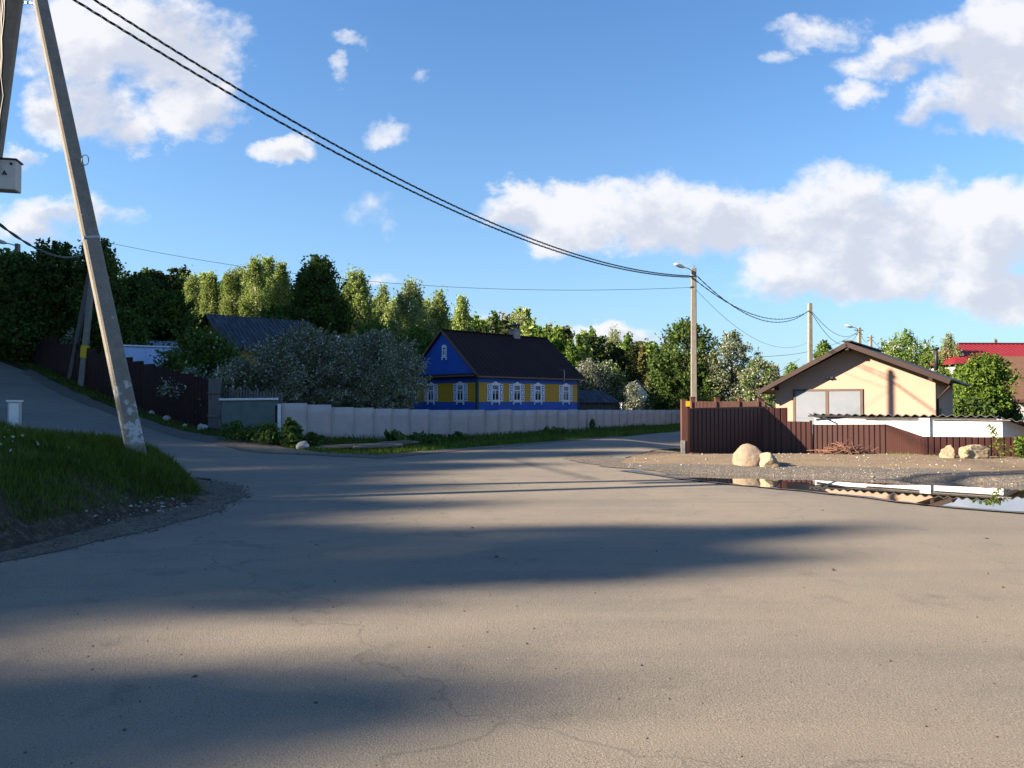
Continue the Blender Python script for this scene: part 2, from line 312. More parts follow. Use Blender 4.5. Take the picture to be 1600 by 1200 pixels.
M['bark']=mat('bark',(.075,.058,.045),.95,(.035,.028,.022),scale=9,bump=.02,bscale=14,stretch=(1,1,.3))
def birch_x(nt,p,mp,col): add_layer(nt,p,mp.outputs[0],2.5,.56,.62,(.04,.035,.03),detail=5,amount=.9)
M['birchbark']=mat('birch_bark',(.62,.60,.55),.8,(.5,.48,.44),scale=3,extra=birch_x,stretch=(1,1,2))
M['twig']=mat('dry_twigs',(.13,.05,.04),.85,(.18,.11,.07),scale=12)
M['yellowpaint']=mat('yellow_paint',(.62,.40,.02),.6)
M['lamp']=mat('lamp_housing',(.62,.62,.62),.4)
M['boxgrey']=mat('pale_grey_enamel',(.42,.42,.40),.5,(.36,.36,.345),scale=7)
M['plank']=mat('old_planks',(.19,.17,.15),.9,(.12,.105,.09),scale=5,stretch=(.3,3,3))

def leafmat(name, a, b, tr=.3, c=None):
    mt=bpy.data.materials.new(name); mt.use_nodes=True; nt=mt.node_tree; N=nt.nodes; L=nt.links; N.clear()
    out=N.new('ShaderNodeOutputMaterial'); g=N.new('ShaderNodeNewGeometry'); oi=N.new('ShaderNodeObjectInfo')
    cr=N.new('ShaderNodeValToRGB'); cr.color_ramp.elements[0].color=(*a,1); cr.color_ramp.elements[1].color=(*b,1)
    if c: e=cr.color_ramp.elements.new(.93); e.color=(*c,1); cr.color_ramp.elements[1].position=.9 if cr.color_ramp.elements[1].position>.92 else cr.color_ramp.elements[1].position
    tc=N.new('ShaderNodeTexCoord'); nz=N.new('ShaderNodeTexNoise'); nz.inputs['Scale'].default_value=.9; nz.inputs['Detail'].default_value=3; L.new(tc.outputs['Object'], nz.inputs[0])
    mr=N.new('ShaderNodeMath'); mr.operation='MULTIPLY_ADD'; L.new(nz.outputs['Fac'], mr.inputs[0]); mr.inputs[1].default_value=1.6; mr.inputs[2].default_value=-.55
    ad=N.new('ShaderNodeMath'); ad.operation='ADD'; L.new(mr.outputs[0], ad.inputs[0])
    m2=N.new('ShaderNodeMath'); m2.operation='MULTIPLY_ADD'; L.new(g.outputs['Random Per Island'], m2.inputs[0]); m2.inputs[1].default_value=.7; m2.inputs[2].default_value=-.1; L.new(m2.outputs[0], ad.inputs[1])
    L.new(ad.outputs[0], cr.inputs[0])
    hs=N.new('ShaderNodeHueSaturation'); L.new(cr.outputs[0], hs.inputs['Color'])
    v=N.new('ShaderNodeMath'); v.operation='MULTIPLY_ADD'; L.new(oi.outputs['Random'], v.inputs[0]); v.inputs[1].default_value=.35; v.inputs[2].default_value=.82; L.new(v.outputs[0], hs.inputs['Value'])
    d=N.new('ShaderNodeBsdfDiffuse'); t=N.new('ShaderNodeBsdfTranslucent'); mx=N.new('ShaderNodeMixShader'); mx.inputs[0].default_value=tr
    L.new(hs.outputs[0], d.inputs[0]); L.new(hs.outputs[0], t.inputs[0]); L.new(d.outputs[0], mx.inputs[1]); L.new(t.outputs[0], mx.inputs[2]); L.new(mx.outputs[0], out.inputs[0])
    return mt
LF = dict(
  dark=leafmat('dark_leaves',(.036,.062,.020),(.105,.160,.042)),
  mid=leafmat('green_leaves',(.042,.078,.020),(.140,.210,.045)),
  bright=leafmat('fresh_green_leaves',(.055,.10,.018),(.18,.27,.05),.35),
  birch=leafmat('birch_leaves',(.13,.18,.045),(.37,.44,.14),.35),
  pine=leafmat('pine_needles',(.016,.026,.012),(.050,.066,.026),.1),
  pale=leafmat('pale_young_leaves',(.16,.19,.10),(.38,.41,.24),.35),
  brownish=leafmat('bronze_buds',(.09,.08,.03),(.19,.18,.07),.2),
  blossom=leafmat('white_blossom',(.34,.34,.35),(.60,.59,.58),.3),
  greyleaf=leafmat('grey_green_leaves',(.10,.115,.072),(.25,.265,.165),.3),
  grass=leafmat('grass_blades',(.036,.066,.014),(.125,.190,.032),.35),
  litgrass=leafmat('fresh_grass_blades',(.05,.08,.015),(.14,.18,.035),.35))

# ---------------------------------------------------------------- terrain
def sm(a,b,x):
    t=np.clip((x-a)/(b-a),0,1); return t*t*(3-2*t)
_s=np.arange(-60,260,.25); _h=np.interp(_s,[-60,0,5.6,10.7,17.6,23.5,30.2,45,70,120,260],[0,0,.32,1.0,2.1,3.3,4.5,6.6,9,11,12])
_k=np.ones(13)/13; _h=np.convolve(np.pad(_h,6,mode='edge'),_k,'valid')
BANK=[(-6.9,5.2),(-5.9,8.0),(-5.75,9.5),(-5.7,11.0),(-5.45,12.3),(-5.15,13.1),(-5.6,14.0),(-7.0,15.6),(-9.6,18.4),(-14,22.6),(-20,27.8),(-29,34),(-38,40.5),(-54,53),(-90,80),(-90,-14),(-40,-1),(-24,2),(-12,3.8)]
def poly_sd(P, X, Y):
    """signed distance, positive inside"""
    P=np.array(P); d=np.full(X.shape,1e9); ins=np.zeros(X.shape,bool)
    for i in range(len(P)):
        a=P[i]; b=P[(i+1)%len(P)]; e=b-a
        t=np.clip(((X-a[0])*e[0]+(Y-a[1])*e[1])/(e@e),0,1)
        d=np.minimum(d,np.hypot(X-a[0]-t*e[0],Y-a[1]-t*e[1]))
        c=((a[1]>Y)!=(b[1]>Y))&(X<(b[0]-a[0])*(Y-a[1])/((b[1]-a[1]) if b[1]!=a[1] else 1e-9)+a[0]); ins^=c
    return np.where(ins,d,-d)
POOLC=[(3.5,18.7),(4.5,16.5),(5.5,15.3),(6.7,13.9),(7.1,12.9),(8.0,12.15),(11,10.1),(15,8.4),(24,5.3),(24,10.2),(16.4,13.4),(12.0,15.6),(10.5,16.5),(9.0,17.4),(7.4,18.2),(5.4,18.7),(4.4,18.9)]
def rawh(X,Y):
    s=-(X+8)*.8+(Y-24)*.6
    z=np.interp(s,_s,_h)*sm(1,-13,X)
    z=z+.28*np.exp(-((X+8.8)**2+(Y-28.8)**2)/(2*1.9**2))
    d=poly_sd(BANK,X,Y)
    b=np.interp(d,[0,.12,.5,.9,2.5,4,8,14,30],[0,.09,.56,.84,1.14,1.5,1.95,2.1,2.3])
    z=z+b*(1-.35*sm(8,35,Y)) + .05*np.sin(X*2.1+Y)*np.sin(Y*1.7)*sm(0,1,d)
    # the lot right of the pool lies a little above the water
    z=z+.06*sm(0,2.4,poly_sd([(3.0,20.0),(5.3,19.6),(7.4,18.9),(10.9,17.2),(16,14.4),(40,8),(40,60),(14,34),(6.5,27),(3.2,22.5)],X,Y))
    z=z-.25*sm(23.5,27.5,Y)*sm(4.5,7.5,X)*(1-sm(34,40,Y))
    z=z-.19*sm(-.55,.10,poly_sd(POOLC,X,Y)+.0)
    return z
def axis(lo,hi,st,end0,end1):
    c=list(np.arange(lo,hi,st)); a=[];s=st;x=lo
    while x>end0: s*=1.16; x-=s; a.append(x)
    b=[];s=st;x=c[-1]
    while x<end1: s*=1.16; x+=s; b.append(x)
    return np.array(a[::-1]+c+b)
XS=axis(-15,13,.3,-1500,1500)+.0137; YS=axis(3,31,.3,-700,2400)+.0173
GX,GY=np.meshgrid(XS,YS); GZ=rawh(GX,GY)
def H(x,y):
    i=int(np.clip(np.searchsorted(XS,x)-1,0,len(XS)-2)); j=int(np.clip(np.searchsorted(YS,y)-1,0,len(YS)-2))
    u=(x-XS[i])/(XS[i+1]-XS[i]); v=(y-YS[j])/(YS[j+1]-YS[j])
    return float((GZ[j,i]*(1-u)+GZ[j,i+1]*u)*(1-v)+(GZ[j+1,i]*(1-u)+GZ[j+1,i+1]*u)*v)
def Hv(x,y):
    i=np.clip(np.searchsorted(XS,x)-1,0,len(XS)-2); j=np.clip(np.searchsorted(YS,y)-1,0,len(YS)-2)
    u=(x-XS[i])/(XS[i+1]-XS[i]); v=(y-YS[j])/(YS[j+1]-YS[j])
    return (GZ[j,i]*(1-u)+GZ[j,i+1]*u)*(1-v)+(GZ[j+1,i]*(1-u)+GZ[j+1,i+1]*u)*v
nx,ny=len(XS),len(YS)
idx=np.arange(nx*ny).reshape(ny,nx)
q=np.stack([idx[:-1,:-1],idx[:-1,1:],idx[1:,1:],idx[1:,:-1]],-1).reshape(-1,4)
V=np.stack([GX,GY,GZ],-1).reshape(-1,3)
# bare soil shows on the steep foot of the bank
cx=(GX[:-1,:-1]+GX[1:,1:])/2; cy=(GY[:-1,:-1]+GY[1:,1:])/2
tag(link('ground', np_mesh('ground',V,q,[M['ground']],smooth=True)), kind='structure')

def jag(poly, step=.5, amp=.08, seed=1):
    r=np.random.default_rng(seed); out=[]
    for i in range(len(poly)):
        a=np.array(poly[i],float); b=np.array(poly[(i+1)%len(poly)],float); L_=np.hypot(*(b-a)); st=step if max(abs(a).max(),abs(b).max())<45 else 8
        n=max(1,int(L_/st))
        for k in range(n):
            p=a+(b-a)*k/n
            out.append(tuple(p+r.normal(0,amp,2)*(1 if st<2 else 0)))
    return out
def sheet(name, poly, off, material, kind='structure'):
    """a ground sheet cut along the terrain grid, 'off' above it"""
    bm=bmesh.new(); vs=[bm.verts.new((x,y,0)) for x,y in poly]; f=bm.faces.new(vs)
    if f.normal.z<0 or True:
        f.normal_update()
        if f.normal.z<0: f.normal_flip()
    bmesh.ops.triangulate(bm, faces=bm.faces[:])
    x0,x1=min(p[0] for p in poly),max(p[0] for p in poly); y0,y1=min(p[1] for p in poly),max(p[1] for p in poly)
    for x in XS:
        if x0<x<x1: bmesh.ops.bisect_plane(bm, geom=bm.verts[:]+bm.edges[:]+bm.faces[:], plane_co=(x,0,0), plane_no=(1,0,0), dist=1e-5)
    for y in YS:
        if y0<y<y1: bmesh.ops.bisect_plane(bm, geom=bm.verts[:]+bm.edges[:]+bm.faces[:], plane_co=(0,y,0), plane_no=(0,1,0), dist=1e-5)
    for v in bm.verts: v.co.z=H(v.co.x,v.co.y)+off
    me=bpy.data.meshes.new(name); bm.to_mesh(me); bm.free(); me.materials.append(material)
    me.polygons.foreach_set('use_smooth',[True]*len(me.polygons))
    return tag(link(name,me), kind=kind)
ROAD=[(60,-30),(60,2),(22,10.6),(11,15.9),(9,17.2),(7.0,18.3),(5.0,19.1),(3.6,19.5),(3.1,20.3),(2.8,21.5),(3.9,24.4),(5.4,28),(7.6,33),(11.4,41),(17,52),(28,74),
      (20,74),(14,60),(9.7,44),(5.2,37.2),(1.6,31.6),(-1.56,26.8),(-3.8,22.9),(-6,24.1),(-8,25.4),(-12,28),(-15.75,31.5),(-21,36),(-25.4,40),(-36,48),(-56,63),(-60,58),(-39,43.2),(-29.6,36),(-20.6,29.6),(-14.6,24.2),(-9.8,19.6),(-6.6,16.8),(-5.6,15.2),(-5.15,13.7),(-5.0,13.1),(-4.75,11.3),(-5.0,10.2),(-5.3,8.9),(-5.7,7.6),(-7.0,4.4),(-12,3.0),(-24,1.2),(-40,-2),(-60,-8),(-60,-30)]
sheet('road', jag(ROAD,.6,.05,3), .022, M['asphalt'])
SHOULDER=[(-4.65,12.6),(-4.8,13.9),(-5.35,15.2),(-6.9,16.9),(-9.6,19.3),(-10.0,18.8),(-7.3,16.0),(-5.95,14.8),(-5.5,13.8),(-5.3,12.6),(-5.5,11),(-5.6,9.4),(-5.85,8),(-6.8,5.2),(-7.0,4.2),(-5.5,7.8),(-4.95,9.2),(-4.65,10.6),(-4.5,11.6)]
sheet('gravel_shoulder', jag(SHOULDER,.5,.05,5), .030, M['dirtgravel'])
SH2=[(-6,24.0),(-3.9,22.7),(-1.56,26.6),(1.6,31.4),(5.2,37),(5.0,37.4),(1.2,31.9),(-2.2,27.4),(-4.3,24.4),(-6.5,25.4),(-8.6,26.6),(-12.2,29.2),(-16,32.4),(-21.3,37),(-25.6,40.8),(-25.2,39.4),(-20.6,35.2),(-15.4,30.9),(-11.6,27.4),(-8.2,24.6)]
sheet('gravel_verge', jag(SH2,.5,.05,6), .034, M['gravel'])
LOT=[(2.7,19.5),(3.5,19.3),(4.9,19.0),(6.8,18.4),(8.8,17.5),(10.9,16.2),(22,11),(60,4),(60,30),(20,30),(16,27),(6.3,27.6),(5.2,27.2),(3.8,24),(2.9,21.5)]
sheet('dirt_lot', jag(LOT,.5,.05,8), .032, M['dirt'])
EDGE=[(2.3,19.9),(3.0,19.2),(4.4,18.9),(6.6,18.4),(8.8,17.4),(11.0,16.0),(22,10.9),(22,12),(12.8,17.0),(10.2,18.9),(7.5,19.8),(5.2,20.3),(3.8,20.6),(2.6,21)]
PATCH=[(1.5,22.6),(1.7,24.2),(2.3,24.9),(3.0,24.6),(3.3,22.6),(3.0,20.8),(2.3,20.3),(1.8,21.3)]
sheet('worn_patch', jag(PATCH,.3,.07,19), .036, M['gravel'])
sheet('gravel_edge', jag(EDGE,.4,.07,9), .040, M['gravel'])
WET=[(2.6,18.7),(3.4,17.0),(4.5,15.4),(5.4,14.4),(6.3,13.0),(6.9,12.0),(8.0,11.2),(12,8.7),(18,6),(24,4.5),(24,10.4),(16.6,13.5),(12.1,15.7),(10.6,16.6),(9.1,17.5),(7.4,18.3),(5.3,18.7),(4.2,19.0)]
sheet('wet_road_edge', jag(WET,.4,.05,10), .046, M['wet'])
wm=bpy.data.materials.new('puddle_water'); wm.use_nodes=True; p=wm.node_tree.nodes['Principled BSDF']; p.inputs['Base Color'].default_value=(.035,.028,.02,1); p.inputs['Roughness'].default_value=.012; p.inputs['IOR'].default_value=1.33; p.inputs['Specular IOR Level'].default_value=.9; p.inputs['Coat Weight'].default_value=1; p.inputs['Coat Roughness'].default_value=.01
POOL=[(p[0],p[1]) for p in POOLC]; POOL=[(3.2,18.6),(4.2,16.2),(5.3,15.0),(6.5,13.6),(6.9,12.6),(8.0,11.8),(11,9.8),(15,8.1),(24,5),(24,10.8),(16.6,13.9),(12.2,16.1),(10.7,17.0),(9.2,17.9),(7.5,18.7),(5.4,19.1),(4.3,19.2)]
def flat_sheet(name, poly, z, material):
    bm=bmesh.new(); f=bm.faces.new([bm.verts.new((x,y,z)) for x,y in poly]); f.normal_update()
    if f.normal.z<0: f.normal_flip()
    bmesh.ops.triangulate(bm, faces=bm.faces[:]); me=bpy.data.meshes.new(name); bm.to_mesh(me); bm.free(); me.materials.append(material); return link(name,me)
tag(flat_sheet('puddle', POOL, -.088, wm), kind='structure')
# bare soil where the foot of the bank is worn off
SOIL=[(-5.4,7.9),(-5.3,9.5),(-5.15,11.0),(-5.0,12.2),(-4.75,13.2),(-5.2,14.0),(-6.0,14.9),(-6.2,14.4),(-5.7,13.6),(-5.75,12.9),(-6.0,12.0),(-6.35,11),(-6.8,9.8),(-8.3,8.8),(-10,7.6),(-12,5),(-6.6,4.8)]
sheet('soil_slope', jag(SOIL,.3,.06,12), .026, M['soil'])

# ---------------------------------------------------------------- foliage generators
def quads(C, size, r, droop=0, elong=1.5):
    """leaf quads round centres C"""
    n=len(C); a=r.normal(size=(n,3)); a/=np.linalg.norm(a,axis=1)[:,None]
    if droop: a[:,2]-=droop; a/=np.linalg.norm(a,axis=1)[:,None]
    b=np.cross(a,r.normal(size=(n,3))); b/=np.linalg.norm(b,axis=1)[:,None]
    s=size*r.uniform(.55,1.35,n)[:,None]
    V=np.stack([C-a*s*elong/2, C+b*s*.42, C+a*s*elong/2, C-b*s*.42],1).reshape(-1,3)
    return V, np.arange(4*n).reshape(n,4)
PROF={'broad':lambda t: np.sqrt(np.clip(1-(1.9*t-.85)**2,0.03,1)),
      'birch':lambda t: np.clip(1.25*np.sin(np.pi*np.clip(t*.8+.12,0,1))**.8*(1-t*.35),.08,1),
      'cone':lambda t: np.clip(1.02-t,.04,1),
      'bush':lambda t: np.sqrt(np.clip(1-t**2,0.05,1)),
      'pine':lambda t: np.clip(np.sin(np.pi*np.clip(t*.75+.2,0,1)),.05,1)}
def crown_pts(r, h, rad, base, nc, nl, kind, cs):
    t=r.uniform(0,1,nc)**(.9 if kind!='cone' else 1.3)
    if kind in('broad','bush'): t=r.beta(1.3,1.2,nc)
    rr=rad*PROF[kind](t)*np.sqrt(r.uniform(.12,1,nc))*r.uniform(.8,1.12,nc); th=r.uniform(0,2*np.pi,nc)
    C=np.stack([rr*np.cos(th),rr*np.sin(th),base+t*(h-base-cs*.6)],1)
    k=r.integers(0,nc,nl); sc={'broad':(1,1,.7),'birch':(.6,.6,1.25),'cone':(1,1,.35),'bush':(1,1,.8),'pine':(1,1,.5)}[kind]
    wt=r.uniform(.6,1.35,nc)[k][:,None]
    P=C[k]+np.clip(r.normal(size=(nl,3)),-2,2)*cs*.5*np.array(sc)*wt
    if kind in('broad','birch','bush'):           # loose shoots that break the outline
        ns=max(8,nc); b=C[r.integers(0,nc,ns)]; d=b-np.array([0,0,base+(h-base)*.35]); d/=np.linalg.norm(d,axis=1)[:,None]+1e-6
        d=d+r.normal(0,.35,(ns,3))+np.array([0,0,.45 if kind!='birch' else .6]); d/=np.linalg.norm(d,axis=1)[:,None]
        m_=int(nl*.26); j=r.integers(0,ns,m_); u=r.uniform(0,1,m_)
        S_=b[j]+d[j]*(u*cs*r.uniform(.8,1.7,ns)[j])[:,None]+np.clip(r.normal(size=(m_,3)),-2,2)*(cs*.11*(1.3-u))[:,None]
        top_=S_[:,2]>h*1.02; S_=S_[~top_]; P=np.concatenate([P[:nl-len(S_)],S_])
    return C,P
def trunk_mb(r, h, tr, C, kind, nlimb, lean=(0,0), top=.9):
    mb=MB(); pts=[]; 
    for i in range(8):
        f=i/7; pts.append((lean[0]*f*h+r.normal(0,.012)*h*f, lean[1]*f*h+r.normal(0,.012)*h*f, f*h*top-.15*(i==0)))
    mb.tube(pts, tr, 8, 0, r2=tr*.15)
    for c in C[:nlimb]:
        z0=max(h*.12, c[2]-(.35 if kind!='cone' else .02)*(np.hypot(c[0],c[1])+.3)*1.3)
        z0=min(z0,h*top*.95); f=z0/(h*top); b=np.array(pts[min(6,int(f*7))])*(1-(f*7)%1)+np.array(pts[min(7,int(f*7)+1)])*((f*7)%1)
        mid=(b+c)/2+r.normal(0,.05,3)*np.linalg.norm(c-b)+np.array([0,0,.08*np.linalg.norm(c-b)])
        rr=tr*.42*(1-f*.75); mb.tube([b,b*.5+mid*.5+r.normal(0,.02,3),mid,mid*.45+c*.55+r.normal(0,.03,3),c],[rr,rr*.8,rr*.6,rr*.4,rr*.15],5,0)
    return mb
def make_tree(name, loc, seed, h, rad, base, kind, leaves, leaf, nc, nl, cs, label, cat='tree', group=None, bark='bark', tr=None, nlimb=None, mix=None, lean=(0,0), droop=0, rz=0, top=.9):
    """leaves: list of (material, share)"""
    nc=int(nc*1.5); cs*=.78; leaf*=.86; nl=int(nl*1.1)
    r=np.random.default_rng(seed); C,P=crown_pts(r,h,rad,base,nc,nl,kind,cs)
    if lean!=(0,0):
        C[:,0]+=lean[0]*C[:,2]; C[:,1]+=lean[1]*C[:,2]; P[:,0]+=lean[0]*P[:,2]; P[:,1]+=lean[1]*P[:,2]
    P=P[P[:,2]>.05]; nl=len(P)
    V,Q=quads(P,leaf,r,droop); k=r.choice(len(leaves),size=nl,p=np.array([l[1] for l in leaves])/sum(l[1] for l in leaves))
    o=empty(name,loc,rz,label,cat,group)
    link('crown',np_mesh('crown',V,Q,[LF[l[0]] for l in leaves],k),o)
    trunk_mb(r,h,tr or h*.016,C,kind,nlimb if nlimb is not None else min(nc,26),lean,top).build('trunk',M[bark],o,smooth=True)
    return o
def copy_tree(o, loc, rz, sc, label, group=None, name=None):
    c=o.copy(); COL.objects.link(c); c.location=loc; c.rotation_euler=(0,0,rz); c.scale=(sc,sc,sc) if not isinstance(sc,tuple) else sc
    if name: c.name=name
    c['label']=label
    if group: c['group']=group
    for ch in list(o.children):
        d=ch.copy(); COL.objects.link(d); d.parent=c
    return c
def gp(px, Y, py=None):
    x=(px-800)/F*Y; return Vector((x,Y,H(x,Y)-.05))
def hgt(px,py,Y): return at(px,py,Y).z-gp(px,Y).z
# ---------------------------------------------------------------- blue and yellow house
def Rz(v,a): return (v[0]*math.cos(a)-v[1]*math.sin(a), v[0]*math.sin(a)+v[1]*math.cos(a))
def clad(mb, u0,u1,z0,z1, y, axis_, m, step=.14, th=.012):
    """horizontal lap boards on plane: axis 'x' -> facade along x at y, outward -y; 'y' -> along y at x=y, outward -x"""
    z=z0; k=0
    while z<z1-1e-4:
        zz=min(z+step-.008,z1)
        if axis_=='x': mb.poly([(u0,y-th,z),(u1,y-th,z),(u1,y-.002,zz),(u0,y-.002,zz),(u0,y+.02,z),(u1,y+.02,z)],[(0,1,2,3),(0,4,5,1)],m)
        else: mb.poly([(y-th,u0,z),(y-th,u1,z),(y-.002,u1,zz),(y-.002,u0,zz),(y+.02,u0,z),(y+.02,u1,z)],[(0,1,2,3),(0,4,5,1)],m)
        z+=step
def house_window(parent, u, z0, z1, face, w=.62, shutters=True, cm='curtain', small=False):
    """white carved window; local frame: across = t, out = -n"""
    def P(t,n,z): return (u+t,-n,z) if face=='x' else (-n,u-t,z)
    def bx(mb,t0,t1,n0,n1,a,b,m=0):
        c=[P(t0,n0,a),P(t1,n1,b)]; mb.box(min(c[0][0],c[1][0]),min(c[0][1],c[1][1]),a,max(c[0][0],c[1][0]),max(c[0][1],c[1][1]),b,m)
    fr=MB(); h=w/2
    bx(fr,-h,-h+.07,.01,.07,z0,z1); bx(fr,h-.07,h,.01,.07,z0,z1); bx(fr,-h+.07,h-.07,.01,.068,z1-.07,z1); bx(fr,-h+.07,h-.07,.01,.066,z0,z0+.06)
    zt=z0+(z1-z0)*.62; bx(fr,-h+.07,h-.07,.012,.06,zt,zt+.05); bx(fr,-.022,.022,.012,.056,z0+.06,zt)
    # pediment
    e=.06 if not small else .02; n0,n1=.012,.09
    prof=[(-h-e,z1),(h+e,z1),(h+e,z1+.05),(h*.55,z1+.075),(.10,z1+.13),(0,z1+.16),(-.10,z1+.13),(-h*.55,z1+.075),(-h-e,z1+.05)]
    if small: prof=[(a,z1+(b-z1)*.7) for a,b in prof]
    k=len(prof); vs=[P(a,n1,b) for a,b in prof]+[P(a,n0,b) for a,b in prof]
    fr.poly(vs,[tuple(range(k)),tuple(reversed(range(k,2*k)))]+[(i,(i+1)%k,(i+1)%k+k,i+k) for i in range(k)])
    # sill board with two tails
    bx(fr,-h-.02,h+.02,.012,.10,z0-.085,z0-.03); bx(fr,-h-.02,-h+.04,.012,.085,z0-.22,z0-.085); bx(fr,h-.04,h+.02,.012,.085,z0-.22,z0-.085)
    f=fr.build('window',M['whitetrim'],parent)
    g=MB(); bx(g,-h+.06,h-.06,.008,.03,z0+.05,z1-.06); g.build('pane',M['glass'],f)
    c=MB(); bx(c,-h+.08,h-.08,.030,.036,z0+(.7 if not small else .3)*(zt-z0),z1-.075) if not small else None
    if not small: c.build('curtain',M['curtain'],f)
    if shutters:
        for sgn in(-1,1):
            s=MB(); a,b=sorted((sgn*(h+.01),sgn*(h+.31))); bx(s,a,b,.012,.045,z0-.02,z1+.01,0)
            for (q0,q1) in((.04,.26),(.32,.68),(.74,.96)):
                H_=z1-z0; bx(s,a+.055,b-.055,.04,.052,z0+q0*H_,z0+q1*H_,1); bx(s,a+.10,b-.10,.05,.06,z0+(q0+.05)*H_,z0+(q1-.05)*H_,0)
            s.build('shutter',[M['whitetrim'],M['bluepanel']],f)
    return f
def blue_house():
    o=empty('wooden_house',(-2,44,0),math.atan2(.69,.72),'long blue and yellow wooden cottage with dark roof and white carved shutters','house')
    Lh,W,ze,zr,z0=8.75,6.3,3.32,5.97,-.3; za,zb=1.70,2.83
    w=MB(); w.box(.0,0,z0,Lh,W,ze,0); w.poly([(0.0,0,ze),(0.0,W,ze),(0.0,W/2,zr-.08),(Lh,0,ze),(Lh,W,ze),(Lh,W/2,zr-.08)],[(0,1,2),(3,5,4),(0,2,5,3),(1,4,5,2)],0)
    for (ax,l) in(('x',Lh),('y',W)):
        clad(w,.0,l,.4,za,-.0,ax,0); clad(w,.10,l-.0,za,zb,-.004,ax,1); clad(w,.0,l,zb,ze-.02,-.0,ax,0)
    # boards of the gable triangle
    z=ze+.02
    while z<zr-.2:
        y=(z-ze)/(zr-ze)*W/2; w.poly([(-.012,y+.1,z),(-.012,W-y-.1,z),(-.002,W-y-.16,z+.13),(-.002,y+.16,z+.13)],[(0,1,2,3)],0); z+=.14
    w.build('wall',[M['blue'],M['yellow']],o)
    r=MB(); ov=.28; ob=.16; sl_=(zr-ze)/(W/2); th=.07
    x0,x1=-ob,Lh+.38
    for sgn in(0,1):
        yb=-ov if sgn==0 else W+ov; zb_=ze-ov*sl_+.04; 
        a=[(x0,W/2,zr+.02),(x1,W/2,zr+.02),(x1,yb,zb_),(x0,yb,zb_)]
        b=[(p[0],p[1],p[2]+th) for p in a]; r.poly(a+b,[(0,1,2,3),(4,7,6,5),(0,4,5,1),(1,5,6,2),(2,6,7,3),(3,7,4,0)])
        n=int((x1-x0)/.35)                      # standing ribs of the sheets
        for i in range(n+1):
            x=x0+.02+(x1-x0-.04)*i/n; r.beam((x,W/2,zr+th+.03),(x,yb,zb_+th+.01),.03,.02)
    r.beam((x0,W/2,zr+th+.03),(x1,W/2,zr+th+.03),.25,.05)
    # shallow pent across the gable foot
    r.poly([(-ob-.22,-.15,ze-.13),(-ob-.22,W+.15,ze-.13),(0,W+.1,ze+.06),(0,-.1,ze+.06),(0,-.1,ze-.1),(0,W+.1,ze-.1)],[(0,1,2,3),(0,4,5,1),(0,3,4),(1,5,2)])
    rf=r.build('roof',M['roofbrown'],o)
    v=MB()
    v.beam((x0-.015,W/2,zr+.05),(x0-.015,-ov,ze-ov*sl_+.07),.03,.13); v.beam((x0-.015,W/2,zr+.05),(x0-.015,W+ov,ze-ov*sl_+.07),.03,.13)
    v.beam((x0,-ov-.03,ze-ov*sl_+.06),(x1,-ov-.03,ze-ov*sl_+.06),.07,.09); v.beam((-ob-.24,-.15,ze-.11),(-ob-.24,W+.15,ze-.11),.04,.08)
    v.build('eaves_trim',M['gutter'],o)
    c=MB(); cx=6.04; c.box(cx-.26,W/2-.26,zr-.35,cx+.26,W/2+.26,zr+.5,0); c.box(cx-.30,W/2-.30,zr+.44,cx+.30,W/2+.30,zr+.52,0)
    ch=c.build('chimney',M['brick'],o)
    k=MB()
    for a in(-.2,.2):
        for b in(-.2,.2): k.beam((cx+a,W/2+b,zr+.52),(cx+a,W/2+b,zr+.74),.05)
    k.poly([(cx-.36,W/2-.36,zr+.74),(cx+.36,W/2-.36,zr+.74),(cx+.36,W/2+.36,zr+.74),(cx-.36,W/2+.36,zr+.74),(cx,W/2,zr+.9)],[(0,3,2,1),(0,1,4),(1,2,4),(2,3,4),(3,0,4)])
    k.build('chimney_cap',M['darkmetal'],ch)
    for (x,y) in((-.03,-.03),(Lh-.09,-.03)):
        b=MB(); b.box(x,y,z0+.3,x+.14,y+.14,ze-.02); b.build('corner_board',M['cornergreen'],o)
    for u in(1.38,3.14,4.94,7.50): house_window(o,u,1.76,2.74,'x')
    for u in(1.45,4.24): house_window(o,u,1.76,2.74,'y')
    house_window(o,2.95,4.44,5.02,'y',w=.40,shutters=False,small=True)
    p=MB(); p.beam((7.05,-.32,3.0),(7.05,-.32,3.75),.035); p.beam((7.05,-.32,3.72),(7.05,.1,3.74),.03); p.build('service_pipe',M['steel'],o)
    # snow stay wire seen on the slope
    return o
blue_house()

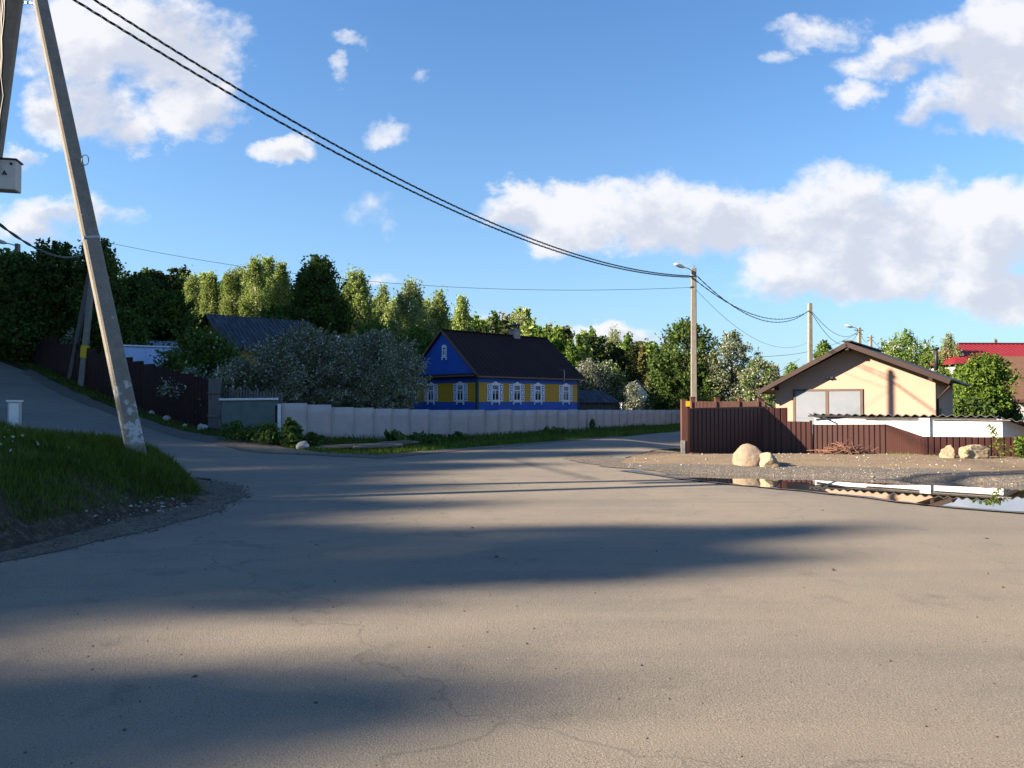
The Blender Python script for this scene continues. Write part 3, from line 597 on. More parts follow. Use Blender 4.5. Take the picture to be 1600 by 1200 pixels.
# ---------------------------------------------------------------- generic gabled building
def gabled(name, A, B, w_dir, depth, z0, ze, zr, wall, roof, label, ov=.3, th=.06, cat='building', corr=0, ribs=0, ridge_cap=None):
    """front wall from A to B (plan), depth along w_dir; ridge parallel to AB"""
    A=Vector((A[0],A[1],0)); B=Vector((B[0],B[1],0)); e=(B-A); Lh=e.length; e.normalize(); n=Vector((-e.y,e.x,0))
    if n.dot(Vector((w_dir[0],w_dir[1],0)))<0: n=-n
    ang=math.atan2(e.y,e.x); o=empty(name,(A.x,A.y,z0),ang,label,cat); s=1 if (Vector((-e.y,e.x,0)).dot(n)>0) else -1
    W=depth; ze-=z0; zr-=z0
    w=MB(); w.box(0,min(0,s*W),-.4,Lh,max(0,s*W),ze); w.poly([(0,0,ze),(0,s*W,ze),(0,s*W/2,zr-.03),(Lh,0,ze),(Lh,s*W,ze),(Lh,s*W/2,zr-.03)],[(0,1,2),(3,5,4),(0,2,5,3),(1,4,5,2)])
    w.build('wall',M[wall],o)
    r=MB(); sl_=(zr-ze)/(W/2)
    for q in(0,1):
        yb=(-ov if q==0 else W+ov)*s; zb_=ze-ov*sl_+.03
        if corr:
            nn=int((Lh+2*ov)/corr*4); vs=[];fs=[]
            for i in range(nn+1):
                x=-ov+(Lh+2*ov)*i/nn; dz=.028*math.sin(i*math.pi/2)
                vs+=[(x,s*W/2,zr+.03+dz),(x,yb,zb_+dz)]
            for i in range(nn): fs.append((2*i,2*i+1,2*i+3,2*i+2))
            r.poly(vs,fs)
            vs2=[(v[0],v[1],v[2]-.03) for v in vs]; r.poly(vs2,fs)
            for i in range(nn): r.poly([vs[2*i+1],vs[2*i+3],vs2[2*i+3],vs2[2*i+1]],[(0,1,2,3)])
        else:
            a=[(-ov,s*W/2,zr+.02),(Lh+ov,s*W/2,zr+.02),(Lh+ov,yb,zb_),(-ov,yb,zb_)]; b=[(p[0],p[1],p[2]+th) for p in a]
            r.poly(a+b,[(0,1,2,3),(4,7,6,5),(0,4,5,1),(1,5,6,2),(2,6,7,3),(3,7,4,0)])
            if ribs:
                k=int((Lh+2*ov)/ribs)
                for i in range(k+1):
                    x=-ov+.02+(Lh+2*ov-.04)*i/k; r.beam((x,s*W/2,zr+th+.03),(x,yb,zb_+th+.01),.04,.03)
    r.build('roof',M[roof],o)
    if ridge_cap:
        c=MB(); c.beam((-ov,s*W/2,zr+th+.03),(Lh+ov,s*W/2,zr+th+.03),.3,.06); c.build('ridge_cap',M[ridge_cap],o)
    return o
# old slate house at the left, yellow walls
R0=Vector((-18.0,45.0,0)); e=Vector((4.6,4.0,0)).normalized(); n=Vector((e.y,-e.x,0)); hw=2.8
A=R0+n*hw+e*.3; B=A+e*5.9
o=gabled('old_house',A,B,-n,hw*2,H(-18,58)-.2,5.0,6.85,'yellow','slateroof','low old house with weathered grey slate roof and ochre wall behind blossom trees',ov=.35,cat='house',corr=.26)
t=MB(); t.beam((-.3,-.38,5.0-o.location.z-.36),(6.2,-.38,5.0-o.location.z-.36),.04,.16); t.build('eaves_board',M['gutter'],o)
# pale blue metal shed behind the dark fence
a=at(200,575,36); b=at(285,575,37.5)
o=gabled('metal_shed',(a.x,a.y),(b.x+1.2,b.y+.4),(0,1),3.0,H(a.x,a.y)-.3,3.45,4.35,'whitefence','bluemetal','pale blue metal roofed shed rising above the dark stepped fence',ov=.15,ribs=.9,ridge_cap='whitebar')
a=at(214,540,41); b=at(262,540,42)
gabled('lean_shed',(a.x,a.y),(b.x+1.2,b.y),(0,1),2.6,H(a.x,a.y)-.3,4.3,5.0,'bluemetal','bluemetal','second pale metal roof just behind the shed roof with white ridge',ov=.1,ribs=.8)
# low grey outbuilding to the right of the blue house
a=at(896,625,54); b=at(962,625,56)
gabled('outbuilding',(a.x,a.y),(b.x,b.y),(0,1),4.2,-.2,1.75,2.55,'slate','slateroof','low grey outbuilding between the blue house and the white cottage',ov=.3,corr=.3)
# small white cottage, gable towards the camera
def white_cottage():
    Y=76; a=gp(972,Y); b=gp(1020,Y); o=empty('white_cottage',((a.x+b.x)/2,Y,0),R(-6),'small white cottage with pale gable half hidden by blossoming trees','house')
    w=(b.x-a.x)/2; w_=MB(); w_.box(-w,0,-.3,w,7,1.9); w_.poly([(-w,0,1.9),(w,0,1.9),(0,0,3.75),(-w,7,1.9),(w,7,1.9),(0,7,3.75)],[(0,1,2),(3,5,4),(0,2,5,3),(1,4,5,2)]); w_.build('wall',M['whitewall'],o)
    r=MB()
    for s in(-1,1): r.beam((s*(w+.25)/2,-.25,2.82),(s*(w+.25)/2,7.2,2.82),math.hypot(w+.3,2.05),.07,up=(s*1.85,0,w))
    r.build('roof',M['slate'],o)
    for x in(-.85,.75):
        m=MB(); m.box(x-.38,-.05,.75,x+.38,-.01,1.65); f=m.build('window',M['brownwood'],o); m=MB(); m.box(x-.28,-.07,.85,x+.28,-.04,1.55); m.build('pane',M['glass'],f)
white_cottage()

# ---------------------------------------------------------------- peach garage
def about_eye(o,k):
    """same thing k times larger and farther"""
    o.scale=(k,k,k); l=o.location; o.location=(l.x*k,l.y*k,EYE+(l.z-EYE)*k); return o
def garage():
    Rr=Vector((15.55,28.2,0)); ax=Vector((.819,-.574,0)); W=5.78; L0=Rr-ax*W; D=6.1
    o=empty('garage',(L0.x,L0.y,0),math.atan2(ax.y,ax.x),'peach stucco garage with brown gable roof and white double door','garage')
    zl,zr_,zp=2.36,2.66,3.92; m=W/2
    w=MB(); V_=[(0,0,-.2),(W,0,-.2),(W,0,zr_),(m,0,zp-.1),(0,0,zl),(0,D,-.2),(W,D,-.2),(W,D,zr_),(m,D,zp-.1),(0,D,zl)]
    w.poly(V_,[(0,1,2,3,4),(5,9,8,7,6),(0,4,9,5),(1,6,7,2),(2,7,8,3),(3,8,9,4)]); w.build('wall',M['stucco'],o)
    f=.72; s_=.52; r=MB(); ul=(zp-zl)/m; ur=(zp-zr_)/m
    def slab(x0,z0,x1,z1,y0,y1,th,m_=0):
        a=[(x0,y0,z0),(x1,y0,z1),(x1,y1,z1),(x0,y1,z0)]; b=[(p[0],p[1],p[2]+th) for p in a]; r.poly(a+b,[(0,3,2,1),(4,5,6,7),(0,1,5,4),(1,2,6,5),(2,3,7,6),(3,0,4,7)],m_)
    slab(-s_,zl-s_*ul,m,zp,-f,D+.4,.07); slab(m,zp,W+s_,zr_-s_*ur,-f,D+.4,.07)
    r.beam((m,-f-.03,zp+.10),(m,D+.43,zp+.10),.3,.05)
    rf=r.build('roof',M['metalroof'],o)
    v=MB()
    v.beam((m+.02,-f-.02,zp-.02),(-s_-.02,-f-.02,zl-s_*ul-.02),.035,.17); v.beam((m-.02,-f-.02,zp-.02),(W+s_+.02,-f-.02,zr_-s_*ur-.02),.035,.17)
    for (x,z) in((m,zp-.12),(.08,zl-.06),(W-.08,zr_-.06)): v.box(x-.06,-f+.02,z-.12,x+.06,0,z+.03)
    v.build('barge_board',M['metalroof'],o)
    g=MB(); g.tube([(W+s_+.05,-f,zr_-s_*ur+.02),(W+s_+.05,D+.4,zr_-s_*ur-.02)],.065,8); gt=g.build('gutter',M['darkmetal'],o,smooth=True)
    g=MB(); g.tube([(W+s_+.05,-f+.3,zr_-s_*ur-.05),(W+s_,-f+.3,zr_-.38),(W+.06,.12,zr_-.85),(W+.06,.12,0)],.04,8); g.build('downpipe',M['metalroof'],gt,smooth=True)
    g=MB(); g.tube([(-s_-.05,-f,zl-s_*ul+.02),(-s_-.05,D+.4,zl-s_*ul-.02)],.065,8); g.tube([(-s_-.05,-f+.2,zl-s_*ul-.03),(-s_+.1,-f+.3,zl-.6),(-.06,.1,zl-.95)],.035,8); g.build('gutter',M['darkmetal'],o,smooth=True)
    # double door with frame: leaves between x=.78 and 3.35
    x0,x1=.80,3.22; zt=2.13; d=MB()
    d.box(x0-.1,-.05,0,x0,-.004,zt); d.box(x1,-.05,0,x1+.1,-.004,zt); d.box(x0-.1,-.052,zt,x1+.1,-.004,zt+.08); xm=(x0+x1)/2; d.box(xm-.06,-.05,0,xm+.06,-.004,zt)
    df=d.build('door_frame',M['doorframe'],o)
    for (a,b) in((x0,xm-.06),(xm+.06,x1)):
        d=MB(); d.box(a,-.032,0,b,-.006,1.05); d.box(a,-.032,1.056,b,-.006,zt); d.build('door_leaf',M['whitedoor'],o)
    d=MB(); d.box(2.10,-.12,2.62,2.26,-.01,2.68); d.beam((2.1,-.12,2.65),(1.98,-.16,2.70),.07); d.build('wall_lamp',M['darkmetal'],o)
    d=MB()
    for yy in(.55,1.25): d.box(W+.005,yy,.7,W+.03,yy+.4,1.45)
    d.build('side_vent',M['doorframe'],o)
    d=MB(); d.tube([(W-.35,3.6,3.0),(W-.35,3.6,3.85)],.07,10); d.tube([(W-.35,3.6,3.83),(W-.35,3.6,3.93)],.12,10); d.build('flue',M['darkmetal'],o,smooth=True)
    about_eye(o,1.3)
garage()

# low white shed with wavy slate roof
def white_shed():
    a=at(1273,660,27.9); b=at(1567,660,24.3); ax=(b-a); ax.z=0; Lh=ax.length; ang=math.atan2(ax.y,ax.x)
    o=empty('low_shed',(a.x,a.y,0),ang,'low whitewashed shed with wavy slate roof behind the brown sheet fence','shed')
    D=1.7; zt=1.17; w=MB()
    w.poly([(0,0,-.1),(Lh,0,-.1),(Lh-.02,0,zt),(0,0,zt-.04),(0,D,-.1),(Lh+.9,D,-.1),(Lh+.9,D,zt-.5),(0,D,zt-.25)],[(0,1,2,3),(4,7,6,5),(0,3,7,4),(1,5,6,2),(3,2,6,7)])
    w.box(3.42,-.10,-.1,3.74,-.003,zt-.01); w.build('wall',M['whitewash'],o)
    r=MB(); x0,x1=-.18,Lh-.1; n=int((x1-x0)/.27*8); 
    def wave(x0,x1,y0,y1,z0,z1,zs0=0,zs1=0,amp=.034):
        n=int(abs(x1-x0)/.27*8); vs=[]
        for i in range(n+1):
            x=x0+(x1-x0)*i/n; s=amp*math.sin(2*math.pi*(x)/.27); k=i/n
            vs+=[(x,y0,z0+s+zs0*k),(x,y1,z1+s+zs1*k),(x,y0,z0+s-.022+zs0*k)]
        r.poly(vs,[(3*i,3*i+3,3*i+4,3*i+1) for i in range(n)]+[(3*i+2,3*i+5,3*i+3,3*i) for i in range(n)]+[(3*i+2,3*i+1,3*i+4,3*i+5) for i in range(n)])
    wave(x0,x1,-.12,D+.2,zt+.09,zt-.14)
    wave(x1+.0,x1+2.3,-.05,D+.3,zt+.04,zt-.2,-.42,-.42)
    r.build('roof',M['slate'],o)
    e=MB(); e.box(.0,-.06,zt-.03,Lh-.2,.0,zt+.015); e.beam((-.15,-.25,zt+.02),(1.2,-.05,zt+.03),.05); e.beam((.55,-.3,zt-.08),(-.05,.1,zt+.12),.045); e.build('eaves_rafter',M['darkmetal'],o)
    e=MB(); e.beam((1.7,-.05,zt-.06),(3.4,-.05,zt-.05),.05,.03); e.beam((3.8,-.05,zt-.05),(6.0,-.05,zt-.05),.05,.03); e.build('batten',M['greywood'],o)
white_shed()
# fence and houses far right
def right_houses():
    A=Vector((26.95,41,0)); B=A+Vector((14,-.6,0))
    o=gabled('brick_house',(A.x,A.y),(B.x,B.y),(0,1),5,0,1.95,4.2,'whitebrick','tileroof','white brick house with big brown tiled roof at the right edge',ov=.45,cat='house')
    t=MB(); t.beam((-.5,-.47,1.75),(14.5,-.47,1.75),.05,.16); t.build('fascia',M['gutter'],o); about_eye(o,1.5)
    # red roofed house, hipped left end
    c=at(1494,562,62); o=empty('red_roof_house',(c.x,62,0),R(2),'large house with bright red ribbed metal roof behind the brown roof','house')
    w=MB(); w.box(0,0,-.3,26,9,4.6); w.build('wall',M['whitewall'],o)
    zr=6.75; ze=4.75; r=MB(); P=[(-.5,-.5,ze),(26.5,-.5,ze),(26.5,9.5,ze),(-.5,9.5,ze),(3.1,4.5,zr),(23,4.5,zr)]
    r.poly(P,[(0,1,5,4),(1,2,5),(2,3,4,5),(3,0,4),(0,3,2,1)])
    for i in range(70):
        x=-.4+i*.38; top=Vector((min(max(x,3.1),23),4.5,zr)); bot=Vector((x,-.5,ze))
        if x<3.1: k=(x+.5)/3.6; top=Vector((x,-.5+5*k,ze+(zr-ze)*k))
        if x>23: k=(26.5-x)/3.5; top=Vector((x,-.5+5*k,ze+(zr-ze)*k))
        if (top-bot).length>.3: r.beam(bot+Vector((0,0,.02)),top+Vector((0,0,.02)),.05,.04)
    r.build('roof',M['redroof'],o)
    r=MB(); r.beam((3.0,4.5,zr+.05),(23.1,4.5,zr+.05),.3,.08); r.build('ridge_cap',M['redroof'],o); about_eye(o,1.5)
right_houses()

# ---------------------------------------------------------------- fences
def profile_panel(mb, a, b, zb0, zb1, zt0, zt1, pitch=.19, dep=.03, m=0):
    """trapezoidal profiled sheet from a to b"""
    a=Vector(a[:2]).to_3d(); b=Vector(b[:2]).to_3d(); L_=(b-a).length; e=(b-a)/L_; nn=Vector((e.y,-e.x,0))
    if nn.y>0: nn=-nn
    xs=[];k=0;x=0
    prof=[(0,0),(.12,0),(.2,1),(.85,1),(.93,0)]
    while x<L_:
        for (p,d) in prof:
            if x+p*pitch<L_: xs.append((x+p*pitch,d*dep))
        x+=pitch
    xs.append((L_,0)); vs=[]
    for (x,d) in xs:
        f=x/L_; p=a+e*x+nn*d; vs+=[(p.x,p.y,zb0+(zb1-zb0)*f),(p.x,p.y,zt0+(zt1-zt0)*f)]
    mb.poly(vs,[(2*i,2*i+2,2*i+3,2*i+1) for i in range(len(xs)-1)],m)
    return mb
def solid(o, t=.004):
    md=o.modifiers.new('thickness','SOLIDIFY'); md.thickness=t; md.offset=0; return o
# tall brown gate
def gate():
    a=at(1076,706,25.9); b=at(1193,706,27.9); b2=at(1229,707,27.75); o=empty('sheet_gate',(0,0,0),0,'tall dark brown sheet metal gate with a post at its left end','gate')
    zt=at(1076,639,25.9).z; zu=at(1193,637,27.9).z; zv=at(1229,637,27.75).z
    mb=MB(); profile_panel(mb,a,b,.0,-.25,zt-.02,zu-.02,pitch=.2); solid(mb.build('panel',M['brown'],o))
    mb=MB(); profile_panel(mb,b,b2,-.25,-.25,zu-.02,zv,pitch=.2); solid(mb.build('side_panel',M['brown'],o))
    f=MB(); f.beam((a.x,a.y-.02,zt),(b.x,b.y-.02,zu),.05,.05); f.build('rail',M['brown'],o)
    f=MB(); f.beam((a.x,a.y+.06,.3),(b.x,b.y+.06,.3),.05,.05); f.build('rail',M['brown'],o)
    for x in(a,b,b2):
        p=MB(); p.beam((x.x,x.y+.0,-.1),(x.x,x.y+.0,zt+.03),.07); p.build('post',M['brown'],o)
    c=at(1069,706,25.6); p=MB(); p.beam((c.x,c.y,-.1),(c.x,c.y,at(1069,624,25.6).z),.19,.19); g=p.build('gatepost',M['brownwood'],o)
    s=at(1075,631,25.48); p=MB(); p.box(s.x-.07,s.y-.02,s.z-.09,s.x+.07,s.y,s.z+.09); p.build('number_plate',M['yellowpaint'],o)
    p=MB(); p.box(c.x-.13,c.y-.14,-.05,c.x+.0,c.y-.10,.42); p.build('footing',M['stonegrey'],o)
gate()
# low brown sheet fence
def low_fence():
    o=empty('sheet_fence',(0,0,0),0,'long low brown profiled sheet fence with a top that steps down to the right','fence')
    pts=[(1229,27.75,658,706),(1267,27.4,659,708),(1270,27.35,663,708),(1385,26.1,663,713),(1441,23.4,682,716),(1600,22.5,683,718),(1900,21.3,684,722)]
    segs=[(0,1),(2,3),(3,4),(4,5),(5,6)]
    for i,j in segs:
        p,q=pts[i],pts[j]; a=at(p[0],p[3],p[1]); b=at(q[0],q[3],q[1]); za=at(p[0],p[2],p[1]).z; zb=at(q[0],q[2],q[1]).z
        n=max(1,round((b-a).length/1.16))
        for k in range(n):
            f0,f1=k/n,(k+1)/n; mb=MB(); A=a.lerp(b,f0); B=a.lerp(b,f1); mb=profile_panel(mb,A,B,H(A.x,A.y)-.05,H(B.x,B.y)-.05,za+(zb-za)*f0+random.uniform(-.006,.006),za+(zb-za)*f1,pitch=.167)
            solid(mb.build('panel',M['brown'],o))
    for px,Y,py in((1268,27.25,657),(1385,26.2,664),(1441,23.5,682),(1520,23.05,684),(1597,22.6,684)):
        a=at(px,py,Y); p=MB(); p.beam((a.x,a.y+.06,-.3),(a.x,a.y+.06,a.z),.07); p.build('post',M['brown'],o)
low_fence()
# brown paling fence running back behind the gate
def paling():
    o=empty('paling_fence',(0,0,0),0,'brown wooden paling fence with square posts seen above the tall gate','fence')
    a=Vector((6.2,26.6,0)); b=Vector((11.6,35.2,0)); z0=at(1083,627,26.7).z; z1=at(1187,627,34).z; n=66
    ps=MB()
    for i in range(n):
        f=(i+.5)/n; p=a.lerp(b,f); z=z0+(z1-z0)*f; e=(b-a).normalized()
        ps.box(-.032,-.01,.15,.032,.012,z+random.uniform(-.01,.01),M=Matrix.Translation(p)@Matrix.Rotation(math.atan2(e.y,e.x),4,'Z'))
    t=ps.build('palings',M['brownwood'],o)
    for z in(.5,1.45): r=MB(); r.beam((a.x+.05,a.y,z),(b.x+.05,b.y,z+(z1-z0)),.05,.08); r.build('rail',M['brownwood'],o)
    for px in(1083,1121,1157,1187):
        k=(px-800)/F; f=(a.x-k*a.y)/((k*(b.y-a.y))-(b.x-a.x)); p=a.lerp(b,f); z=z0+(z1-z0)*f
        m=MB(); m.beam((p.x-.03,p.y-.05,-.1),(p.x-.03,p.y-.05,z+.13),.16); m.beam((p.x-.03,p.y-.05,z+.13),(p.x-.03,p.y-.05,z+.155),.19); m.build('post',M['brownwood'],o)
paling()
# pale flat sheet fence in front of the blue house
def white_fence():
    o=empty('white_fence',(0,0,0),0,'pale flat sheet fence running in front of the blue house','fence')
    K=[(440,28,631),(565,31,637),(640,33.6,639.5),(745,36.2,641),(900,44,640.5),(1063,58,640.5),(1120,66,640)]
    P=[at(a,c,b) for a,b,c in K]; tot=[0]
    for i in range(len(P)-1): tot.append(tot[-1]+(P[i+1].to_2d()-P[i].to_2d()).length)
    def pos(s):
        i=max(j for j in range(len(tot)-1) if tot[j]<=s+1e-6); f=(s-tot[i])/(tot[i+1]-tot[i]); return P[i].lerp(P[i+1],f)
    w=1.13; s=0; r=np.random.default_rng(4); k=0
    while s+w<tot[-1]:
        a=pos(s); b=pos(s+w*.999); e=(b-a).to_2d().normalized(); nrm=Vector((e.y,-e.x,0)); 
        if nrm.y>0: nrm=-nrm
        off=nrm*(.003*(k%2)); t0,t1=r.normal(0,.013,2); zt=(a.z+b.z)/2+r.normal(0,.012)+(.03 if k<2 else 0)
        mb=MB(); n=4; vs=[]
        for i in range(n+1):
            for j in range(5):
                f=i/n; g=j/4; p=a.lerp(b,f)+off; zb=H(p.x,p.y)-.05; bow=nrm*((t0*(1-f)+t1*f)*(1-g)+r.normal(0,.004)+.015*math.sin(math.pi*f)*r.normal(0,1)*.4)
                vs.append((p.x+bow.x,p.y+bow.y,zb+(zt-zb)*g))
        mb.poly(vs,[(i*5+j,i*5+5+j,i*5+6+j,i*5+j+1) for i in range(n) for j in range(4)])
        solid(mb.build('panel',M['whitefence'],o,smooth=True),.003); s+=w; k+=1
    s=0
    while s<tot[-1]-1:
        a=pos(s); m=MB(); m.beam((a.x+.05,a.y+.08,H(a.x,a.y)-.1),(a.x+.05,a.y+.08,a.z-.04),.06); m.build('post',M['whitefence'],o); s+=2.26
    a=P[0]; m=MB(); m.beam((a.x-.07,a.y-.03,H(a.x,a.y)-.1),(a.x-.07,a.y-.03,a.z),.10,.10); m.build('corner_post',M['whitebar'],o)
white_fence()
# grey green gate with white top bar
def green_gate():
    o=empty('flat_gate',(0,0,0),0,'flat grey green sheet gate with a white top bar, left of the pale fence','gate')
    a=at(347,690,29.3); b=at(436,690,28.1); z=at(390,624,28.7).z
    for i,(f0,f1) in enumerate(((0,.35),(.35,.62),(.62,.985))):
        A=a.lerp(b,f0); B=a.lerp(b,f1-.004); m=MB(); zt=z-.04+(.03 if i==2 else 0)
        m.poly([(A.x,A.y,H(A.x,A.y)+.05),(B.x,B.y,H(B.x,B.y)+.05),(B.x,B.y,zt),(A.x,A.y,zt)],[(0,1,2,3)]); solid(m.build('panel',M['greengate'],o),.01)
    m=MB(); m.beam((a.x-.1,a.y-.03,z),(b.x-.05,b.y-.03,z+.02),.06,.075); m.build('top_bar',M['whitebar'],o)
    m=MB(); m.beam((a.x,a.y+.1,H(a.x,a.y)-.1),(a.x,a.y+.1,z-.05),.12); m.build('post',M['greywood'],o)
    m=MB(); m.beam((b.x-.04,b.y-.03,H(b.x,b.y)-.1),(b.x-.04,b.y-.03,z-.22),.16); m.build('post',M['dkbrown'],o)
green_gate()
def picket_behind():
    o=empty('picket_fence',(0,0,0),0,'grey picket fence just behind the white top bar of the flat gate','fence')
    a=at(346,618,31.5); b=at(440,618,30.5); m=MB(); n=22
    for i in range(n):
        p=a.lerp(b,i/(n-1)); z=at(346,606+7*i/n,31).z; m.box(p.x-.04,p.y-.01,H(p.x,p.y),p.x+.04,p.y+.01,z+.04*math.sin(i*2.1))
    m.build('pickets',M['greywood'],o); m=MB(); m.beam((a.x,a.y+.03,a.z-.15),(b.x,b.y+.03,b.z-.15),.04,.08); m.build('rail',M['greywood'],o)
picket_behind()
def plank_gate():
    o=empty('plank_gate',(0,0,0),0,'narrow weathered plank wicket beside the dark stepped fence','gate')
    a=at(325,660,31.2); b=at(344,660,31.0); z=at(334,592,31.1).z; 
    for i in range(3):
        A=a.lerp(b,i/3+.01); B=a.lerp(b,(i+1)/3-.01); m=MB(); m.box(A.x,A.y-.012,H(A.x,A.y)+.02,B.x,A.y+.012,z+(.02 if i==1 else 0)); m.build('plank',M['greywood'],o)
    for q in(.25,.72): m=MB(); zz=H(a.x,a.y)+(z-H(a.x,a.y))*q; m.beam((a.x,a.y-.03,zz),(b.x,b.y-.03,zz),.03,.09); m.build('rail',M['greywood'],o)
plank_gate()
# dark stepped fence climbing to the left
def dark_fence():
    o=empty('stepped_fence',(0,0,0),0,'very dark brown sheet fence stepping uphill along the side road','fence')
    K=[(324,31.3,590),(300,31.7,587),(278,32.4,582),(262,33,577),(240,33.8,571),(222,34.6,567),(205,35.3,562),(180,36.4,556),(150,37.8,548),(120,39.2,541),(90,40.8,533),(60,42.4,524),(30,44.2,514),(0,46.2,503),(-35,48.6,492),(-75,51.5,480)]
    for i in range(len(K)-1):
        a=at(K[i][0],K[i][2],K[i][1]); b=at(K[i+1][0],K[i+1][2],K[i+1][1]); zt=b.z*.5+a.z*.5
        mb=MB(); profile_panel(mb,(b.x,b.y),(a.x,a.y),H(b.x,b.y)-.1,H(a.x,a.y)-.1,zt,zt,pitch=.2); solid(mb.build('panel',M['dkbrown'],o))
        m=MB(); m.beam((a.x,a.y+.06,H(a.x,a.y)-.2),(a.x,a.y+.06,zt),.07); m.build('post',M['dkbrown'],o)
dark_fence()

# ---------------------------------------------------------------- poles and wires
def tapered_pole(mb, b, t, w0, w1, h0=None, h1=None, up=(0,1,0), m=0):
    mb.beam(b,t,w0,h0 or w0,m,up=up,w2=w1,h2=h1 or w1); return mb
def lamp_parts(o, top, d, sc=1.0, name='street_lamp'):
    """d: unit plan direction of the lamp arm"""
    d=Vector(d); m=MB(); a=top; b=top+d*.55*sc+Vector((0,0,.16*sc)); m.tube([a,a.lerp(b,.5)+Vector((0,0,.03)),b],.028*sc,8); arm=m.build('lamp_arm',M['steel'],o,smooth=True)
    bm=bmesh.new(); bmesh.ops.create_uvsphere(bm,u_segments=14,v_segments=8,radius=1); 
    q=d.to_track_quat('X','Z').to_matrix().to_4x4()
    bmesh.ops.transform(bm,matrix=Matrix.Translation(b+d*.33*sc+Vector((0,0,.08*sc)))@q@Matrix.Rotation(R(-14),4,'Y')@Matrix.Diagonal((.38*sc,.13*sc,.11*sc,1)),verts=bm.verts)
    me=bpy.data.meshes.new(name); bm.to_mesh(me); bm.free(); me.materials.append(M['lamp']); me.polygons.foreach_set('use_smooth',[True]*len(me.polygons)); link('lamp_head',me,o)
TOP=at(44,-140,13.5)
def main_pole():
    o=empty('utility_pole',(0,0,0),0,'tall concrete utility pole at the left edge with leaning strut and meter box','utility pole')
    base=at(-75,712,13.9); base.z=H(base.x,base.y)-.3; m=MB(); 
    # continue the seen edge line up to the top
    tapered_pole(m,base,TOP+Vector((0,0,.2)),.34,.23,.26,.18,up=(-.36,.93,0)).build('pole',M['concrete'],o,bevel=.02)
    sb=at(221,722,12.9); sb.z=H(sb.x,sb.y)-.35; st=at(36,-128,13.25)
    m=MB(); m.beam(sb,st,.285,.25,0,up=(-.62,.78,0),w2=.19,h2=.18); m.build('strut',M['strut'],o,bevel=.03)
    m=MB(); m.beam(TOP+Vector((-.3,-.1,-.15)),st+Vector((.2,-.05,-.05)),.08,.08); m.build('bracket',M['steel'],o)
    a=at(75,18,13.4); m=MB(); m.beam(at(38,4,13.45),at(62,6,13.3),.03); m.beam(at(56,-6,13.3),at(56,10,13.2),.03); m.build('tie_rod',M['steel'],o)
    f=lambda py,dx=0: at(18-py*.082+dx,py,13.0)
    # meter box with its mark
    c=at(0,275,13.35); m=MB(); m.box(-.31,-.14,-.26,.29,.14,.26,M=Matrix.Translation(c)@Matrix.Rotation(R(14),4,'Z')); bx_=m.build('meter_box',M['boxgrey'],o,bevel=.012)
    m=MB(); Mx=Matrix.Translation(c)@Matrix.Rotation(R(14),4,'Z'); m.poly([Mx@Vector(p) for p in((.075,-.146,-.01),(.165,-.146,-.01),(.12,-.146,.075))],[(0,1,2)]); solid(m.build('warning_mark',M['darkmetal'],bx_),.002)
    m=MB(); m.box(-.33,-.16,.26,.31,.16,.285,M=Mx); m.build('box_lid',M['darkmetal'],bx_)
    m=MB(); m.poly([Mx@Vector(p) for p in((.20,-.15,.17),(.24,-.15,.17),(.24,-.15,.21),(.20,-.15,.21))],[(0,1,2,3)]); solid(m.build('lock',M['darkmetal'],bx_),.01)
    r=np.random.default_rng(3)
    for k in range(5):
        pts=[]
        for i in range(14):
            py=-120+i*30; pts.append(at(9-py*.045-k*3.2+r.normal(0,1.2),py,13.15+.05*k))
        m=MB(); m.tube(pts,.018+.006*(k%2),6); m.build('cable_drop',M['rubber'],o,smooth=True)
    m=MB(); p=at(133,250,12.98); m.tube([p+Vector((.06*math.cos(a),0,.09*math.sin(a))) for a in np.linspace(0,2*math.pi,12)],.008,5); m.build('hook',M['darkmetal'],o)
    m=MB(); 
    for py in(357,364): q=at(138,py,12.97); 
    s0=sb.lerp(st,.415); dirv=(st-sb).normalized(); m.beam(s0-dirv*.02,s0+dirv*.02,.252,.235,up=(-.62,.78,0)); m.build('band',M['steel'],o)
main_pole()
def side_poles():
    o=empty('utility_pole',(0,0,0),0,'concrete pole with thin leaning strut and yellow painted band beside the dark stepped fence','utility pole')
    b=at(127,598,38.5); b.z=H(b.x,b.y)-.2; t=at(150,372,38.5); m=MB(); m.beam(b,t,.30,.24,up=(0,1,0),w2=.19,h2=.17); m.build('pole',M['strut'] if False else M['concrete'],o,bevel=.02)
    s=at(108,585,39.6); s.z=H(s.x,s.y)-.2; m=MB(); m.beam(s,at(145,400,38.7),.20,.20,up=(0,1,0),w2=.15); m.build('strut',M['greywood'],o)
    l=(t-b); f0=(at(131,559,38.5).z-b.z)/l.z; f1=(at(133,540,38.5).z-b.z)/l.z; m=MB(); m.beam(b+l*f0,b+l*f1,.315,.26,up=(0,1,0)); m.build('painted_band',M['yellowpaint'],o)
    return t
t2=side_poles()
